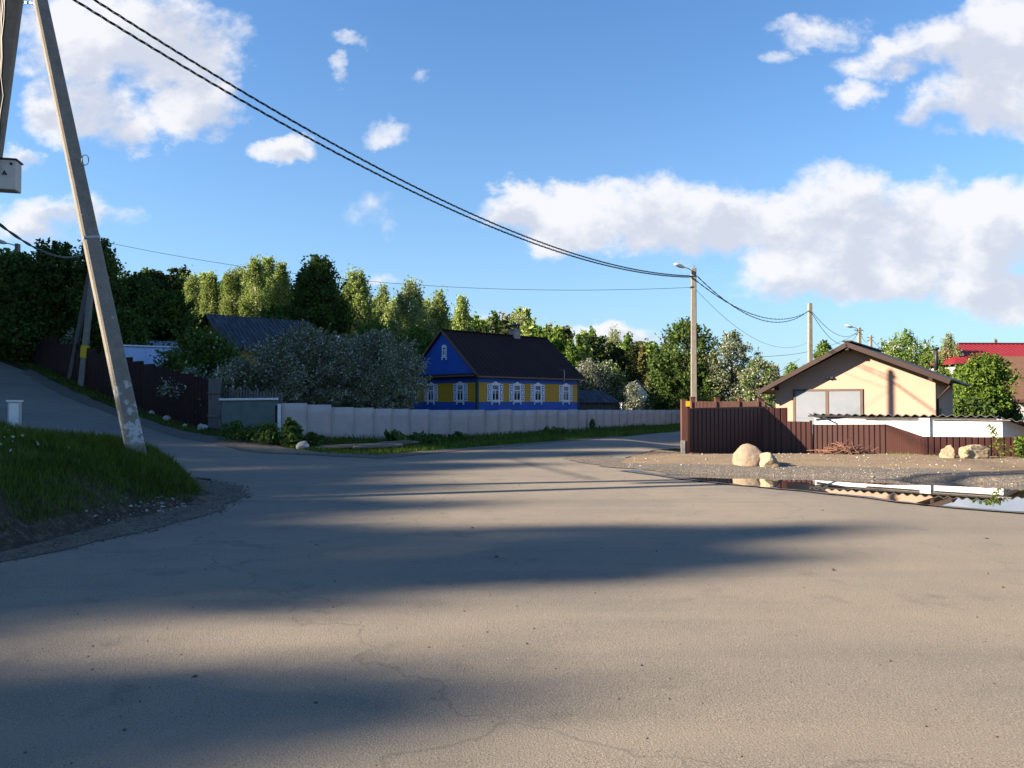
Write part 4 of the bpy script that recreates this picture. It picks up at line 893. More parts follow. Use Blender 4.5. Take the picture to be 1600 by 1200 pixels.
def right_pole():
    o=empty('street_lamp_pole',(0,0,0),0,'concrete pole with pale street lamp standing behind the tall brown gate','lamp post')
    b=at(1084,640,35.5); b.z=-.2; t=at(1083.5,419,35.5); m=MB(); m.beam(b,t,.275,.23,up=(0.1,1,0),w2=.20,h2=.19); m.build('pole',M['concrete'],o,bevel=.012)
    lamp_parts(o,t+Vector((-.05,0,-.12)),Vector((-.93,-.36,0)).normalized(),.8)
    m=MB(); m.tube([t+Vector((.03,0,-.1)),t+Vector((.03,0,.14))],.012,6); m.tube([t+Vector((.10,-.06,.0)),b+Vector((.12,-.06,.2))],.02,6); m.build('conduit',M['darkmetal'],o)
    m=MB(); p=at(1083,449,35.5); m.box(-.12,-.1,-.03,.12,.1,.03,M=Matrix.Translation(p)); p=at(1083,432,35.5); m.box(-.16,-.11,-.02,.16,.11,.02,M=Matrix.Translation(p)); m.build('clamp',M['darkmetal'],o)
right_pole()
def far_pole(px,Y,pytop,w,label,lamp=False,arm=False,pb=None):
    o=empty('utility_pole',(0,0,0),0,label,'utility pole'); b=gp(px,Y); t=at(px-.5,pytop,Y); m=MB(); m.beam(b,t,w,w,up=(0,1,0),w2=w*.7); m.build('pole',M['concrete'],o)
    if arm: m=MB(); m.beam(t+Vector((-.6,0,-.3)),t+Vector((.6,.2,-.3)),.09); m.beam(t+Vector((-.5,0,-.8)),t+Vector((.5,.2,-.8)),.08); m.build('crossarm',M['darkmetal'],o)
    if lamp: lamp_parts(o,t+Vector((0,0,-.2)),Vector((-1,-.1,0)).normalized(),1.5)
    return t
p2=far_pole(1266,58,474,.33,'second concrete pole rising behind the left slope of the garage roof',arm=False)
p3=far_pole(1343,95,512,.44,'distant pole with a street lamp arm right of the garage roof apex',lamp=True,arm=True)
p4=far_pole(1361,125,524,.44,'farthest pole with small crossarms, just right of the distant lamp pole',arm=True)
p5=far_pole(28,60,381,.34,'lamp pole on the hill peeking over the dark trees at far left',lamp=True)
m=MB(); q=at(1264,479,58); m.beam(q+Vector((-.3,0,0)),q+Vector((.35,.1,.05)),.1); 
def cable(a,b,sag,label,rad=.012,strands=1,n=60,twist=40,group=None):
    a=Vector(a); b=Vector(b); m=MB(); s0=.013 if strands>1 else 0
    for k in range(strands):
        pts=[]; nn=n*(4 if strands>1 else 1)
        for i in range(nn+1):
            f=i/nn; p=a.lerp(b,f)-Vector((0,0,4*sag*f*(1-f))); ph=twist*2*math.pi*f*.5+2*math.pi*k/strands+1.3*math.sin(f*17)
            p+=Vector((math.cos(ph)*.3*s0,math.cos(ph)*-.3*s0,math.sin(ph)*s0*1.6)); pts.append(p)
        m.tube(pts,rad,5)
    o=m.build('power_cable',M['rubber'],None,smooth=True); return tag(o,label,'cable',group)
la=at(43,-68,13.5); lb=at(40,-48,13.45); ra=at(1078,431,35.5); rb=at(1077,433,35.4)
cable(la,ra,1.34,'upper twisted black cable from the left strut pole to the lamp pole',.011,3,60,70)
cable(lb,rb,1.31,'lower twisted black cable from the left strut pole to the lamp pole',.011,3,60,60)
cable(t2+Vector((0,0,-.1)),at(1081,449,35.5),.95,'thin single wire sagging over the blue house to the lamp pole',.010)
cable(at(-40,318,14),at(142,388,38.3),.7,'thick black cable leaving the left pole towards the fence side pole',.02,2,30,20)
cable(at(1090,432,35.5),at(1264,485,58),1.45,'upper black cable from the lamp pole to the second pole',.014,2,40,30)
cable(at(1086,437,35.5),at(1264,486,58),1.15,'lower black cable from the lamp pole to the second pole',.014,2,40,30)
cable(at(1087,452,35.5),at(1262,535,58),1.3,'thin wire falling steeply from the lamp pole to the second pole',.009)
cable(at(1268,486,58),at(1342,516,95),1.3,'upper cable from the second pole to the distant lamp pole',.022,1)
cable(at(1268,488,58),at(1342,518,95),2.0,'lower cable from the second pole to the distant lamp pole',.022,1)
cable(at(1343,517,95),at(1360,528,125),1.0,'short cable between the two farthest poles',.025)
cable(at(1342,519,95),at(1190,557,60),.7,'wire running left from the distant lamp pole towards the green trees',.018)
cable(at(1361,529,125),at(1420,548,140),1.5,'cable running right from the farthest pole into the trees',.03)
cable(at(1250,560,60),at(1214,582,58),.1,'short service wire sloping down to the trees left of the garage',.014)

# ---------------------------------------------------------------- boulders
def rock(name, loc, dims, seed, material, label, group=None, rz=0, rough=.16, sub=4, shape=None, cat='boulder'):
    bm=bmesh.new(); bmesh.ops.create_icosphere(bm,subdivisions=sub,radius=1); rr=random.Random(seed)
    cuts=[(Vector((rr.gauss(0,1),rr.gauss(0,1),rr.gauss(0,.7))).normalized(),rr.uniform(.55,.85)) for _ in range(9)] if rough>.3 else []
    for v in bm.verts:
        p=v.co.copy()
        for (nn_,dd) in cuts:
            q=p.dot(nn_)
            if q>dd: p-=nn_*(q-dd)*.93
        n1=mnoise.noise(p*1.1+Vector((seed,0,0)))*(.4 if cuts else 1); n2=mnoise.noise(p*3.1+Vector((0,seed,0))); n3=mnoise.noise(p*9+Vector((0,0,seed)))
        s=1+rough*n1+rough*.35*n2+rough*.1*n3; p*=s
        if shape: p=shape(p)
        if p.z<-.35: p.z=-.35-(p.z+.35)*.0
        v.co=Vector((p.x*dims[0]/2,p.y*dims[1]/2,(p.z+.35)*dims[2]/1.35))
    me=bpy.data.meshes.new(name); bm.to_mesh(me); bm.free(); me.materials.append(material); me.polygons.foreach_set('use_smooth',[rough<=.3]*len(me.polygons))
    o=link(name,me); o.location=loc; o.rotation_euler=(0,0,rz); return tag(o,label,cat,group)
b=at(1173,727,20.2); zg=H(b.x,b.y)+.03
rock('boulder',(b.x,b.y,zg-.03),(.92,.9,.54),5.7,M['rock'],'large rounded pinkish granite boulder standing on the dirt in front of the gate',rough=.24,shape=lambda p: Vector((p.x*(1-.18*max(p.z,0))-.12*max(p.z,0),p.y,p.z)))
b2=at(1201,729,19.75); rock('boulder',(b2.x,b2.y,zg-.03),(.72,.5,.40),9.4,M['rock2'],'small hollowed tan rock leaning against the large granite boulder',rough=.35)
b=at(1482,718,22.2); zg=H(b.x,b.y)+.03
rock('boulder',(b.x,b.y,zg-.02),(.46,.5,.38),12.4,M['rock2'],'smaller of two pale limestone blocks in the grass by the brown fence',rough=.45,sub=4)
b=at(1520,720,22.0); rock('boulder',(b.x,b.y,zg-.02),(1.2,.6,.42),21.7,M['rock2'],'longer of two pale limestone blocks in the grass by the brown fence',rough=.5,sub=4)
# brush pile
def brush():
    r=np.random.default_rng(9); c=at(1318,712,23.9); m=MB(); z=H(c.x,c.y)+.03
    for i in range(110):
        a=r.uniform(0,math.pi); l=r.uniform(.35,1.0); x=r.normal(0,.32); y=r.normal(0,.12); zz=abs(r.normal(.04,.07))*max(.2,1-abs(x))
        d=Vector((math.cos(a)*(1 if r.random()>.5 else -1),math.sin(a)*.4,r.normal(0,.22))).normalized(); p=Vector((c.x+x,c.y+y,z+.05+zz))
        q=[p-d*l/2,p+Vector(r.normal(0,.03,3)),p+d*l/2]; 
        for v in q: v.z=max(v.z,z+.01)
        m.tube(q,r.uniform(.006,.014),5)
    p=Vector((c.x-.35,c.y,z+.08)); m.tube([p,p+Vector((.35,0,.22)),p+Vector((.62,0,.46))],.012,5)
    o=m.build('brush_pile',[M['twig']],None,smooth=True); tag(o,'heap of dry reddish cut branches against the brown sheet fence','brush pile')
brush()
# little white service box on the bank
c=at(23,640,14.0); zb=H(c.x,c.y); o=empty('service_box',(c.x,c.y,zb),R(20),'small white metal service box standing in the grass of the bank','service box')
zt=at(23,626,14).z-zb
m=MB(); m.box(-.095,-.075,-.1,.095,.075,zt-.02); m.build('body',M['boxgrey'],o,bevel=.006)
m=MB(); m.box(-.115,-.095,zt-.02,.115,.095,zt+.01); m.build('lid',M['whitebar'],o)
m=MB(); m.box(-.07,-.085,.03,.08,-.076,zt-.05); m.build('door',M['whitebar'],o)
# old slabs and stones on the verge before the pale fence
def verge_items():
    r=np.random.default_rng(21)
    for i,(px,py,Y,L_,W_,lab) in enumerate([(545,688,27.0,2.3,.5,'long weathered plank lying on the verge, left one before the pale fence'),(590,692,27.0,1.7,.6,'short wide board lying nearest the road on the verge'),(620,690,28.0,1.6,.35,'weathered board lying close to the leafy plants on the verge')]):
        c=at(px,py,Y); z=H(c.x,c.y)+.06+.05*i; m=MB(); m.box(-L_/2,-W_/2,0,L_/2,W_/2,.06); m.box(-L_/2+.2,-W_/2+.1,.06,L_/2-.3,-W_/2+.25,.10)
        o=m.build('plank',M['plank']); o.location=(c.x,c.y,z); o.rotation_euler=(R(2),R(-1.5),R(8+11*i)); tag(o,lab,'plank')
    labs=['pale stone in the grass under the leaning strut side of the dark fence','squared pale block at the foot of the dark stepped fence','round pale stone right of the squared block by the dark fence','small flat stone beneath the plank wicket','pale stone near the foot of the flat grey green gate','stone in the verge grass below the blossom tree']
    for k,(px,py,Y,w) in enumerate([(237,634,33.5,.28),(261,641,32.2,.42),(289,649,31.0,.26),(316,657,30.6,.5),(400,688,27.4,.3),(474,697,26.2,.5)]):
        c=at(px,py,Y); rock('stone',(c.x,c.y,H(c.x,c.y)-.01),(w,w*.7,w*.55),k*3.1,M['stonegrey'],labs[k],rough=.4,sub=3,cat='stone')
verge_items()
# ---------------------------------------------------------------- plants, trees
G_B='birches on the slope behind the houses'
def T(px,Y,pytop,halfw,kind,leaves,label,seed,nc=70,nl=9000,leaf=.16,base=.18,cs=None,**kw):
    """tree whose crown top is seen at pytop and half width halfw pixels"""
    g=gp(px,Y); h=at(px,pytop,Y).z-g.z; rad=halfw/F*Y
    return make_tree(kw.pop('name','tree'),g,seed,h,rad,base*h,kind,leaves,leaf,nc,nl,cs or rad*.42,label,**kw)
BL=[('birch',.75),('pale',.08),('mid',.17)]
# dark trees at the far left, behind the stepped fence
T(28,45,398,50,'broad',[('dark',.8),('mid',.2)],'large dark tree at the far left edge under the hilltop lamp pole',11,nc=90,nl=16000,leaf=.2,base=.05,cs=1.0)
T(88,44,379,46,'broad',[('dark',.8),('mid',.2)],'dark tree with thin sprays of twigs left of the banded pole',12,nc=90,nl=15000,leaf=.18,base=.05,cs=.85)
T(152,43,368,33,'broad',[('dark',.9),('mid',.1)],'tall dark narrow tree directly behind the banded pole and strut',13,nc=80,nl=13000,leaf=.17,base=.05,cs=.7)
T(-50,47,380,60,'broad',[('dark',.8),('mid',.2)],'dark tree just outside the left edge',14,nc=80,nl=10000,leaf=.22,base=.05,cs=1.1)
T(62,44,462,62,'broad',[('dark',.85),('mid',.15)],'low dark bushy tree against the stepped fence at far left',15,nc=90,nl=15000,leaf=.17,base=.0,cs=.9)
T(158,44,480,48,'broad',[('dark',.8),('mid',.2)],'low dark shrub tree filling the gap behind the banded pole',16,nc=80,nl=12000,leaf=.15,base=.0,cs=.7)
T(12,66,392,30,'broad',[('bright',.5),('brownish',.5)],'sunlit yellow green tree top beyond the dark trees at the left edge',17,nc=60,nl=8000,leaf=.25,base=.2)
T(112,42.3,512,20,'bush',[('blossom',.5),('mid',.5)],'low white blossoming bush below the banded pole',18,nc=40,nl=4000,leaf=.08,base=0)
# middle left
T(212,46,428,40,'broad',[('dark',.65),('mid',.35)],'dark green tree right of the leaning strut, highest of its clump',21,nc=90,nl=14000,leaf=.17,base=.1,cs=.8)
T(262,44,455,48,'broad',[('mid',.6),('dark',.4)],'spreading shaded tree with open crown above the pale blue shed',22,nc=90,nl=13000,leaf=.16,base=.15,cs=.75)
T(196,40,480,34,'broad',[('dark',.5),('mid',.5)],'shaded bushy tree between the leaning strut and the pale blue shed',23,nc=70,nl=10000,leaf=.14,base=.05,cs=.7)
T(318,35.5,512,54,'broad',[('mid',.78),('dark',.2),('blossom',.02)],'young green tree leaning over the stepped fence in front of the slate roof',24,nc=90,nl=15000,leaf=.13,base=.12,cs=.6)
T(300,33.2,575,42,'broad',[('mid',.62),('blossom',.38)],'small white flowering shrub overhanging the top of the stepped fence',25,nc=50,nl=5000,leaf=.08,base=.3,cs=.4)
T(372,32.5,560,40,'broad',[('greyleaf',.6),('blossom',.2),('mid',.2)],'pale grey green shrub behind the picket fence',26,nc=60,nl=9000,leaf=.10,base=.05,cs=.6)
# blossom trees before the blue house
for px,Y,py,hw,sd,lab in((474,33.5,508,92,31,'left of two wide blossoming apple trees over the pale fence, in shade'),(590,36.5,518,80,32,'right of two wide blossoming apple trees, reaching the blue gable'),(535,39,524,70,33,'blossoming tree set back in the gap between the two wide apple trees')):
    T(px,Y,py,hw,'broad',[('blossom',.19),('greyleaf',.62),('dark',.05),('mid',.14)],lab,sd,nc=150,nl=42000 if sd<33 else 15000,leaf=.078,base=.20,cs=.62,nlimb=60,tr=.14)
# small pines and birches of the left wood
pine=T(236,70,420,14,'pine',[('pine',1)],'dark pine top standing in the wood, left one above the shaded clump',41,nc=60,nl=7000,leaf=.26,base=.3,cs=1.0,tr=.2)
pine2=T(252,78,424,10,'cone',[('pine',1)],'slim dark spruce top between pine and birches on the left skyline',42,nc=90,nl=7000,leaf=.26,base=.1,cs=.9)
r_=np.random.default_rng(5)
def cp(o,px,Y,pytop,label,ref_h,group=None,wx=1):
    g=gp(px,Y); h=at(px,pytop,Y).z-g.z; s=h/ref_h; return copy_tree(o,g,r_.uniform(0,6.28),(s*wx,s*wx,s),label,group)
# birch templates
def birch(px,Y,py,hw,seed,label,mixl=BL,nl=15000,**kw):
    return T(px,Y,py,hw,'birch',mixl,label,seed,nc=110,nl=nl,leaf=kw.pop('leaf',.165),base=.12,cs=kw.pop('cs',.95),bark='birchbark',droop=.5,group=G_B,nlimb=40,tr=.16,**kw)
b1=birch(398,80,407,24,51,'tallest sunlit birch rising over the old slate roof'); h1=at(398,407,80).z-gp(398,80).z
b2=birch(438,82,414,17,52,'sunlit birch at the right end of the row over the slate roof'); h2=at(438,414,82).z-gp(438,82).z
b3=birch(556,62,427,34,53,'broad sunlit birch right of the big dark maple',nl=16000,leaf=.15); h3=at(556,427,62).z-gp(556,62).z
b4=birch(643,60,443,32,54,'sunlit birch with a pale forked trunk left of the blue gable',nl=15000,leaf=.15,mixl=[('birch',.6),('pale',.3),('mid',.1)]); h4=at(643,443,60).z-gp(643,60).z
b5=birch(686,64,457,19,55,'slim birch just left of the blue gable peak',nl=10000,leaf=.15); h5=at(686,457,64).z-gp(686,64).z
lab=lambda s:s
cp(b1,362,84,425,'sunlit birch second from the left in the row over the slate roof',h1,G_B)
cp(b2,328,88,432,'sunlit birch at the left end of the birch row',h2,G_B,1.2)
cp(b5,300,92,430,'pale small birch among dark pines on the left skyline',h5,G_B,1.2)
cp(b2,418,90,405,'birch between the tallest birch and the end of the row',h2,G_B)
cp(b5,376,95,420,'birch glimpsed behind the tallest birch of the row',h5,G_B,1.3)
cp(b5,598,75,447,'narrow shaded birch between the broad birch and the forked birch',h5,G_B,.9)
cp(b2,722,72,466,'pale slender birch standing just behind the blue house ridge',h2,G_B,.8)
cp(b4,618,68,470,'low bushy birch at the foot of the forked birch',h4,G_B,1.2)
cp(b3,520,78,455,'birch half hidden behind the big dark maple',h3,G_B)
cp(b5,666,78,470,'small birch behind the two birches by the blue gable',h5,G_B,1.4)
T(497,56,402,40,'broad',[('dark',.7),('mid',.3)],'big dark green maple towering over the blossom trees',61,nc=100,nl=20000,leaf=.2,base=.1,cs=1.0,tr=.25)
T(470,58,440,20,'broad',[('dark',.8),('mid',.2)],'dark tree touching the left side of the maple',62,nc=60,nl=8000,leaf=.2,base=.05,cs=.8)
T(583,48,500,34,'broad',[('bright',.55),('mid',.45)],'round green lit bush tree behind the blossoming apple trees',63,nc=70,nl=12000,leaf=.15,base=.05,cs=.7)
T(650,52,510,36,'broad',[('bright',.45),('mid',.55)],'green bush tree touching the left slope of the blue house',64,nc=70,nl=12000,leaf=.15,base=.05,cs=.7)
T(430,55,478,34,'broad',[('mid',.5),('bright',.5)],'green tree right behind the slate roof ridge',65,nc=70,nl=9000,leaf=.18,base=.05,cs=.8)
# right of the blue house
T(922,60,562,28,'broad',[('blossom',.30),('greyleaf',.4),('mid',.3)],'cream blossoming tree touching the right end of the dark roof',71,nc=90,nl=14000,leaf=.12,base=.12,cs=.75,nlimb=40)
T(950,62,564,26,'broad',[('blossom',.22),('bright',.30),('mid',.48)],'open blossoming tree above the low grey outbuilding',72,nc=90,nl=14000,leaf=.12,base=.15,cs=.75,nlimb=40)
T(1030,86,572,20,'broad',[('greyleaf',.5),('brownish',.5)],'brownish thin tree behind the white cottage',73,nc=60,nl=8000,leaf=.17,base=.1)
T(1072,61,499,56,'broad',[('dark',.82),('pine',.18)],'big chestnut tree with shade mixed into its leaf colour behind the lamp pole',74,nc=130,nl=9500,leaf=.20,base=.10,cs=.72,nlimb=40)  # dark pine leaves mixed in to paint partial shade into this crown
T(1038,63,556,22,'broad',[('dark',.85),('mid',.15)],'lower dark tree left of the lamp pole next to the cottage',75,nc=60,nl=10000,leaf=.15,base=.02,cs=.7)
T(1096,60,566,34,'broad',[('dark',.8),('mid',.2)],'dense dark shrub tree right of the lamp pole foot',76,nc=60,nl=11000,leaf=.14,base=.02,cs=.6)
T(1144,59,518,42,'broad',[('blossom',.13),('greyleaf',.47),('dark',.40)],'old cherry with white blossom and bent dark limbs',77,nc=110,nl=12000,leaf=.12,base=.2,cs=.5,nlimb=70,tr=.2)
T(1186,53,558,28,'broad',[('mid',.5),('greyleaf',.4),('blossom',.1)],'rounded grey green tree close to the left eave of the garage',78,nc=80,nl=12000,leaf=.12,base=.05,cs=.55)
T(1152,66,572,40,'broad',[('dark',.7),('mid',.3)],'dark undergrowth tree behind the old cherry',79,nc=60,nl=9000,leaf=.16,base=.02,cs=.7)
T(990,72,598,16,'broad',[('blossom',.35),('greyleaf',.35),('mid',.3)],'small blossoming tree right in front of the white cottage gable',95,nc=50,nl=3500,leaf=.13,base=.2,cs=.6)
# behind the garage
T(1288,68,533,18,'broad',[('bright',.5),('mid',.5)],'small green tree top above the left roof slope of the garage',81,nc=50,nl=6000,leaf=.15,base=.3)
T(1412,78,516,44,'broad',[('bright',.55),('mid',.35),('blossom',.10)],'broad fresh green tree behind the right roof slope of the garage',82,nc=100,nl=16000,leaf=.17,base=.1,cs=1.0)
T(1455,68,548,26,'broad',[('mid',.6),('bright',.3),('greyleaf',.1)],'darker green tree beside the garage flue',83,nc=70,nl=9000,leaf=.14,base=.1,cs=.6)
T(1484,96,524,20,'birch',[('pale',.7),('birch',.3)],'pale young poplar left of the red roof',84,nc=70,nl=6000,leaf=.17,base=.1,cs=.8)
T(1556,110,528,7,'birch',[('pale',.9),('birch',.1)],'tiny pale tree top just above the red roof ridge',85,nc=30,nl=1800,leaf=.2,base=.1)
T(1542,52,554,36,'broad',[('bright',.72),('mid',.28)],'lush green cherry tree in front of the brown tiled roof',86,nc=100,nl=17000,leaf=.16,base=.25,cs=.75,nlimb=50,tr=.12,lean=(-.04,0))
T(1508,54,572,30,'broad',[('mid',.6),('bright',.4)],'looser green cherry tree right of the garage wall',87,nc=80,nl=9000,leaf=.16,base=.25,cs=.75,nlimb=40)
T(1515,50,622,40,'bush',[('dark',.8),('mid',.2)],'dark shrubs filling the ground behind the low shed',88,nc=60,nl=9000,leaf=.17,base=.0,cs=.65)
T(1572,55,618,15,'bush',[('mid',.5),('dark',.5)],'green shrub before the white brick wall',89,nc=40,nl=5000,leaf=.16,base=.0,cs=.6)
# ---- woodland: one mass
def woodland():
    r=np.random.default_rng(77); VV=[];QQ=[];KK=[];n0=0
    tops=[(700,505),(740,506),(780,500),(812,494),(840,505),(880,514),(920,524),(960,530),(1000,538),(1040,546),(1090,556),(1150,566),(1250,574),(1400,566),(1500,560),(1600,556),(1800,540)]
    items=[]
    for i in range(150):
        px=r.uniform(690,1110); Y=r.uniform(105,170); py=np.interp(px,[a for a,_ in tops],[b for _,b in tops])+r.normal(0,5)+ (170-Y)*-.03; items.append((px,Y,py,r.uniform(9,17)))
    for i in range(40): px=r.uniform(1110,1800); items.append((px,r.uniform(150,220),np.interp(px,[a for a,_ in tops],[b for _,b in tops])+r.normal(0,4),r.uniform(8,13)))
    for i in range(120):
        px=r.uniform(-60,760); Y=r.uniform(98,150); py=np.interp(px,[-60,20,100,200,300,400,460,560,700,760],[410,412,424,432,432,440,450,470,500,512])+r.normal(0,7); items.append((px,Y,py,r.uniform(9,18)))
    for (px,Y,py,hw) in items:
        g=gp(px,Y); h=at(px,py,Y).z-g.z
        if h<3: continue
        rad=hw/F*Y; kind=r.choice(['birch','cone','broad','birch']); nl=int(1500); C,P=crown_pts(r,h,rad,h*.15,34,nl,kind,rad*.6)
        V,Q=quads(P+np.array(g),.42,r); VV.append(V); QQ.append(Q+n0); n0+=len(V)
        m=3 if kind=='cone' else r.choice([0,0,1,1,2,4] if px>300 else [1,1,2,3,4])
        KK.append(np.full(len(Q),m))
    o=link('woodland',np_mesh('woodland',np.concatenate(VV),np.concatenate(QQ),[LF['birch'],LF['mid'],LF['bright'],LF['pine'],LF['brownish']],np.concatenate(KK))); tag(o,'far mixed woodland of birch and pine along the skyline','woodland',kind='stuff')
woodland()
T(961,120,514,15,'birch',[('pale',.9),('birch',.1)],'tall thin pale tree standing above the wood skyline',91,nc=50,nl=3500,leaf=.2,base=.2,cs=1.1,nlimb=30)
T(813,110,494,18,'birch',[('pale',.8),('birch',.2)],'pale feathery tree behind the house chimney',92,nc=60,nl=5000,leaf=.22,base=.2,cs=1.3)
T(768,110,502,8,'birch',[('pale',.8),('birch',.2)],'small pale tree on the skyline left of the chimney',93,nc=40,nl=2500,leaf=.22,base=.2,cs=.9)
T(993,112,536,9,'pine',[('pine',1)],'round dark pine crown on the wood skyline left of the chestnut',94,nc=40,nl=4000,leaf=.25,base=.3,cs=1.1)
# ---- trees off the left side whose shade falls over the crossing
G_S='trees on the slope off the left edge'
LS='broad leafy tree on the slope left of the photo, shading the crossing'
def caster(x,y,top,rad,src=None,seed=0,base=.12,nl=14000,leaf=.3,kind='broad'):
    rx=x+2.42*top; ry=y+.65*top; x-=(24 if x>-36 else 0); top=(rx-x)/2.19; y=ry-.486*top; rad*=(1.1 if x<-36 else 1)
    g=Vector((x,y,H(x,y)-.1)); h=top-g.z
    if src is None:
        o=make_tree('tree',g,seed,h,rad,base*h,kind,[('mid',.6),('dark',.4)],leaf,90,nl,rad*.42,LS,group=G_S); o['_h']=h; o['_r']=rad; return o
    s=rad/src['_r']; return copy_tree(src,g,seed*1.7,(s,s,h/src['_h']),LS,G_S)
c1=caster(-33,19.5,17.2,3.2,seed=101); c2=caster(-36,25.5,19.5,3.4,seed=102,nl=16000)
k=0
for (x,y,top,rad) in [(-31,9.0,11.6,2.8),(-30,12.8,12.6,2.6),(-32,15.8,15.4,2.6),(-30,4.0,10.6,3.0),
                      (-44,27.5,22,3.4),(-45,31.5,23.5,3.2),(-50,36,26,4),(-43,24,20,3.2),(-38,30.5,20.5,3.4),(-38,34.5,22.5,3.4),(-40,38.5,24.0,3.6),(-41,43,25.0,3.6),(-47,47,25.5,4),(-52,52,26,4),(-46,34,24.5,4),(-47,40,26.5,4),(-55,45,27,4.2),(-60,57,28,4.5),
                      (-24,6.6,9.6,2.6),(-23,4.2,9.1,2.6),(-22,2.2,8.6,1.7),(-23,9.5,8.8,2.6),(-22,12.5,8.2,2.5),(-19,5.0,7.0,2.0),(-25,17.5,10.5,2.6),(-26,24,14.0,2.8),(-29,29.5,17.5,2.8),(-42,22,18,3.5)]:
    caster(x,y,top,rad,src=(c1,c2)[k%2],seed=k); k+=1
SH1=(-17.6,3.0,8.7,1.3); SH1B=(-19,3.95,9.9,.95); SH2_=(-18.2,-.3,7.5,1.4)
caster(*SH1B,seed=113,nl=2600,leaf=.24,base=.72); caster(*SH1,seed=111,nl=4600,leaf=.24,base=.6); caster(*SH2_,seed=112,nl=4800,leaf=.24,base=.62)
caster(-20.5,-2.5,7.1,1.3,src=c2,seed=9)

# ---------------------------------------------------------------- low plants
def T2(px,py,Y,w,h,leaves,label,seed,leaf=.09,nl=900,kind='bush',cat='shrub'):
    c=at(px,py,Y); g=Vector((c.x,c.y,H(c.x,c.y)-.02)); return make_tree('shrub',g,seed,h,w/2,0,kind,leaves,leaf,24,nl,w*.22,label,cat=cat,nlimb=10,tr=.015)
T2(455,690,26.8,.75,.95,[('dark',.4),('mid',.6)],'upright leafy shrub at the left end of the pale fence',121,leaf=.13)
T2(487,693,27.2,.8,.45,[('dark',.5),('mid',.5)],'low leafy clump second from the pale fence corner',122,leaf=.12)
T2(360,694,27.4,1.0,.7,[('dark',.6),('mid',.4)],'weedy clump before the left panel of the flat gate',123)
T2(395,697,27.0,1.4,.6,[('dark',.5),('mid',.5)],'broad weedy clump before the middle of the flat gate',124)
T2(420,697,26.8,1.2,.75,[('dark',.5),('mid',.5)],'dark weedy clump before the right post of the flat gate',125)
T2(620,690,30.0,.95,.55,[('mid',.8),('dark',.2)],'rhubarb like broad leaved plant, leftmost by the boards',126,leaf=.22,nl=260)
T2(655,692,31.0,1.5,.42,[('dark',.8),('mid',.2)],'wide dark leafy bed between the two broad leaved plants',127,leaf=.14)
T2(683,692,31.4,.7,.38,[('mid',.7),('dark',.3)],'low broad leaved plant right of the dark leafy bed',128,leaf=.18,nl=240)
T2(716,690,32.5,.85,.42,[('dark',.7),('mid',.3)],'rounded dark dock plant alone on the verge',129,leaf=.18,nl=300)
T2(868,677,40,1.6,.4,[('dark',.8),('mid',.2)],'dark low growth at the base of the pale fence under the roof end',130,leaf=.12)
T2(926,671,45,.35,.75,[('mid',.7),('dark',.3)],'narrow upright weed against the pale fence near the gate',131,nl=350)
T2(1598,716,22.4,.5,.72,[('bright',.8),('mid',.2)],'fresh green sapling at the right edge before the brown fence',132,leaf=.08,nl=700)
def sapling():
    r=np.random.default_rng(8); b_=at(1566,722,22.0); z=H(b_.x,b_.y); o=empty('sapling',(b_.x,b_.y,z),0,'thin leaning sapling with pale leaves in front of the low brown fence','sapling')
    top=at(1545,662,22.0)-b_; top=Vector((top.x,0,at(1545,662,22).z-z)); pts=[Vector((0,0,0)),top*.3+Vector((.02,0,0)),top*.7+Vector((.05,0,0)),top]
    m=MB(); m.tube(pts,.008,5); m.build('stem',M['twig'],o)
    P=[]
    for i in range(170):
        f=r.uniform(.05,1)**1; p=pts[0].lerp(top,f)+Vector((.05*math.sin(math.pi*f),0,0)); w=.05+.07*(1-f)+(.05 if f<.5 else 0); P.append(np.array(p)+r.normal(0,w,3)*np.array([1,1,.5]))
    V,Q=quads(np.array(P),.055,r); link('leaves',np_mesh('leaves',V,Q,[LF['bright']]),o)
sapling()

# ---------------------------------------------------------------- grass, pebbles
def in_poly(P,x,y): return poly_sd(P,x,y)
def grass(name,pts,hgt_,wid,mats,share,seed,label,lean=.35):
    r=np.random.default_rng(seed); n=len(pts); z=Hv(pts[:,0],pts[:,1])
    a=r.uniform(0,2*np.pi,n); h=hgt_*r.uniform(.4,1.25,n) if np.isscalar(hgt_) else hgt_*r.uniform(.4,1.25,n); w=wid*r.uniform(.6,1.3,n)
    B=np.stack([pts[:,0],pts[:,1],z-.01],1); side=np.stack([np.cos(a),np.sin(a),np.zeros(n)],1)*w[:,None]/2
    b=r.uniform(0,2*np.pi,n); ln=np.stack([np.cos(b),np.sin(b),np.zeros(n)],1)*(h*r.uniform(0,lean,n))[:,None]
    up=np.zeros((n,3)); up[:,2]=1
    mid=B+up*h[:,None]*.55+ln*.35; tip=B+up*h[:,None]*.95+ln*1.2
    V=np.stack([B-side,B+side,mid+side*.7,tip,mid-side*.7],1).reshape(-1,3)
    Q=np.arange(5*n).reshape(n,5); k=r.choice(len(mats),size=n,p=share)
    o=link(name,np_mesh(name,V,Q,[LF[m] for m in mats],k)); return tag(o,label,'grass',kind='stuff')
r=np.random.default_rng(31)
def scatter(n,x0,x1,y0,y1,test):
    p=np.stack([r.uniform(x0,x1,n),r.uniform(y0,y1,n)],1); return p[test(p)]
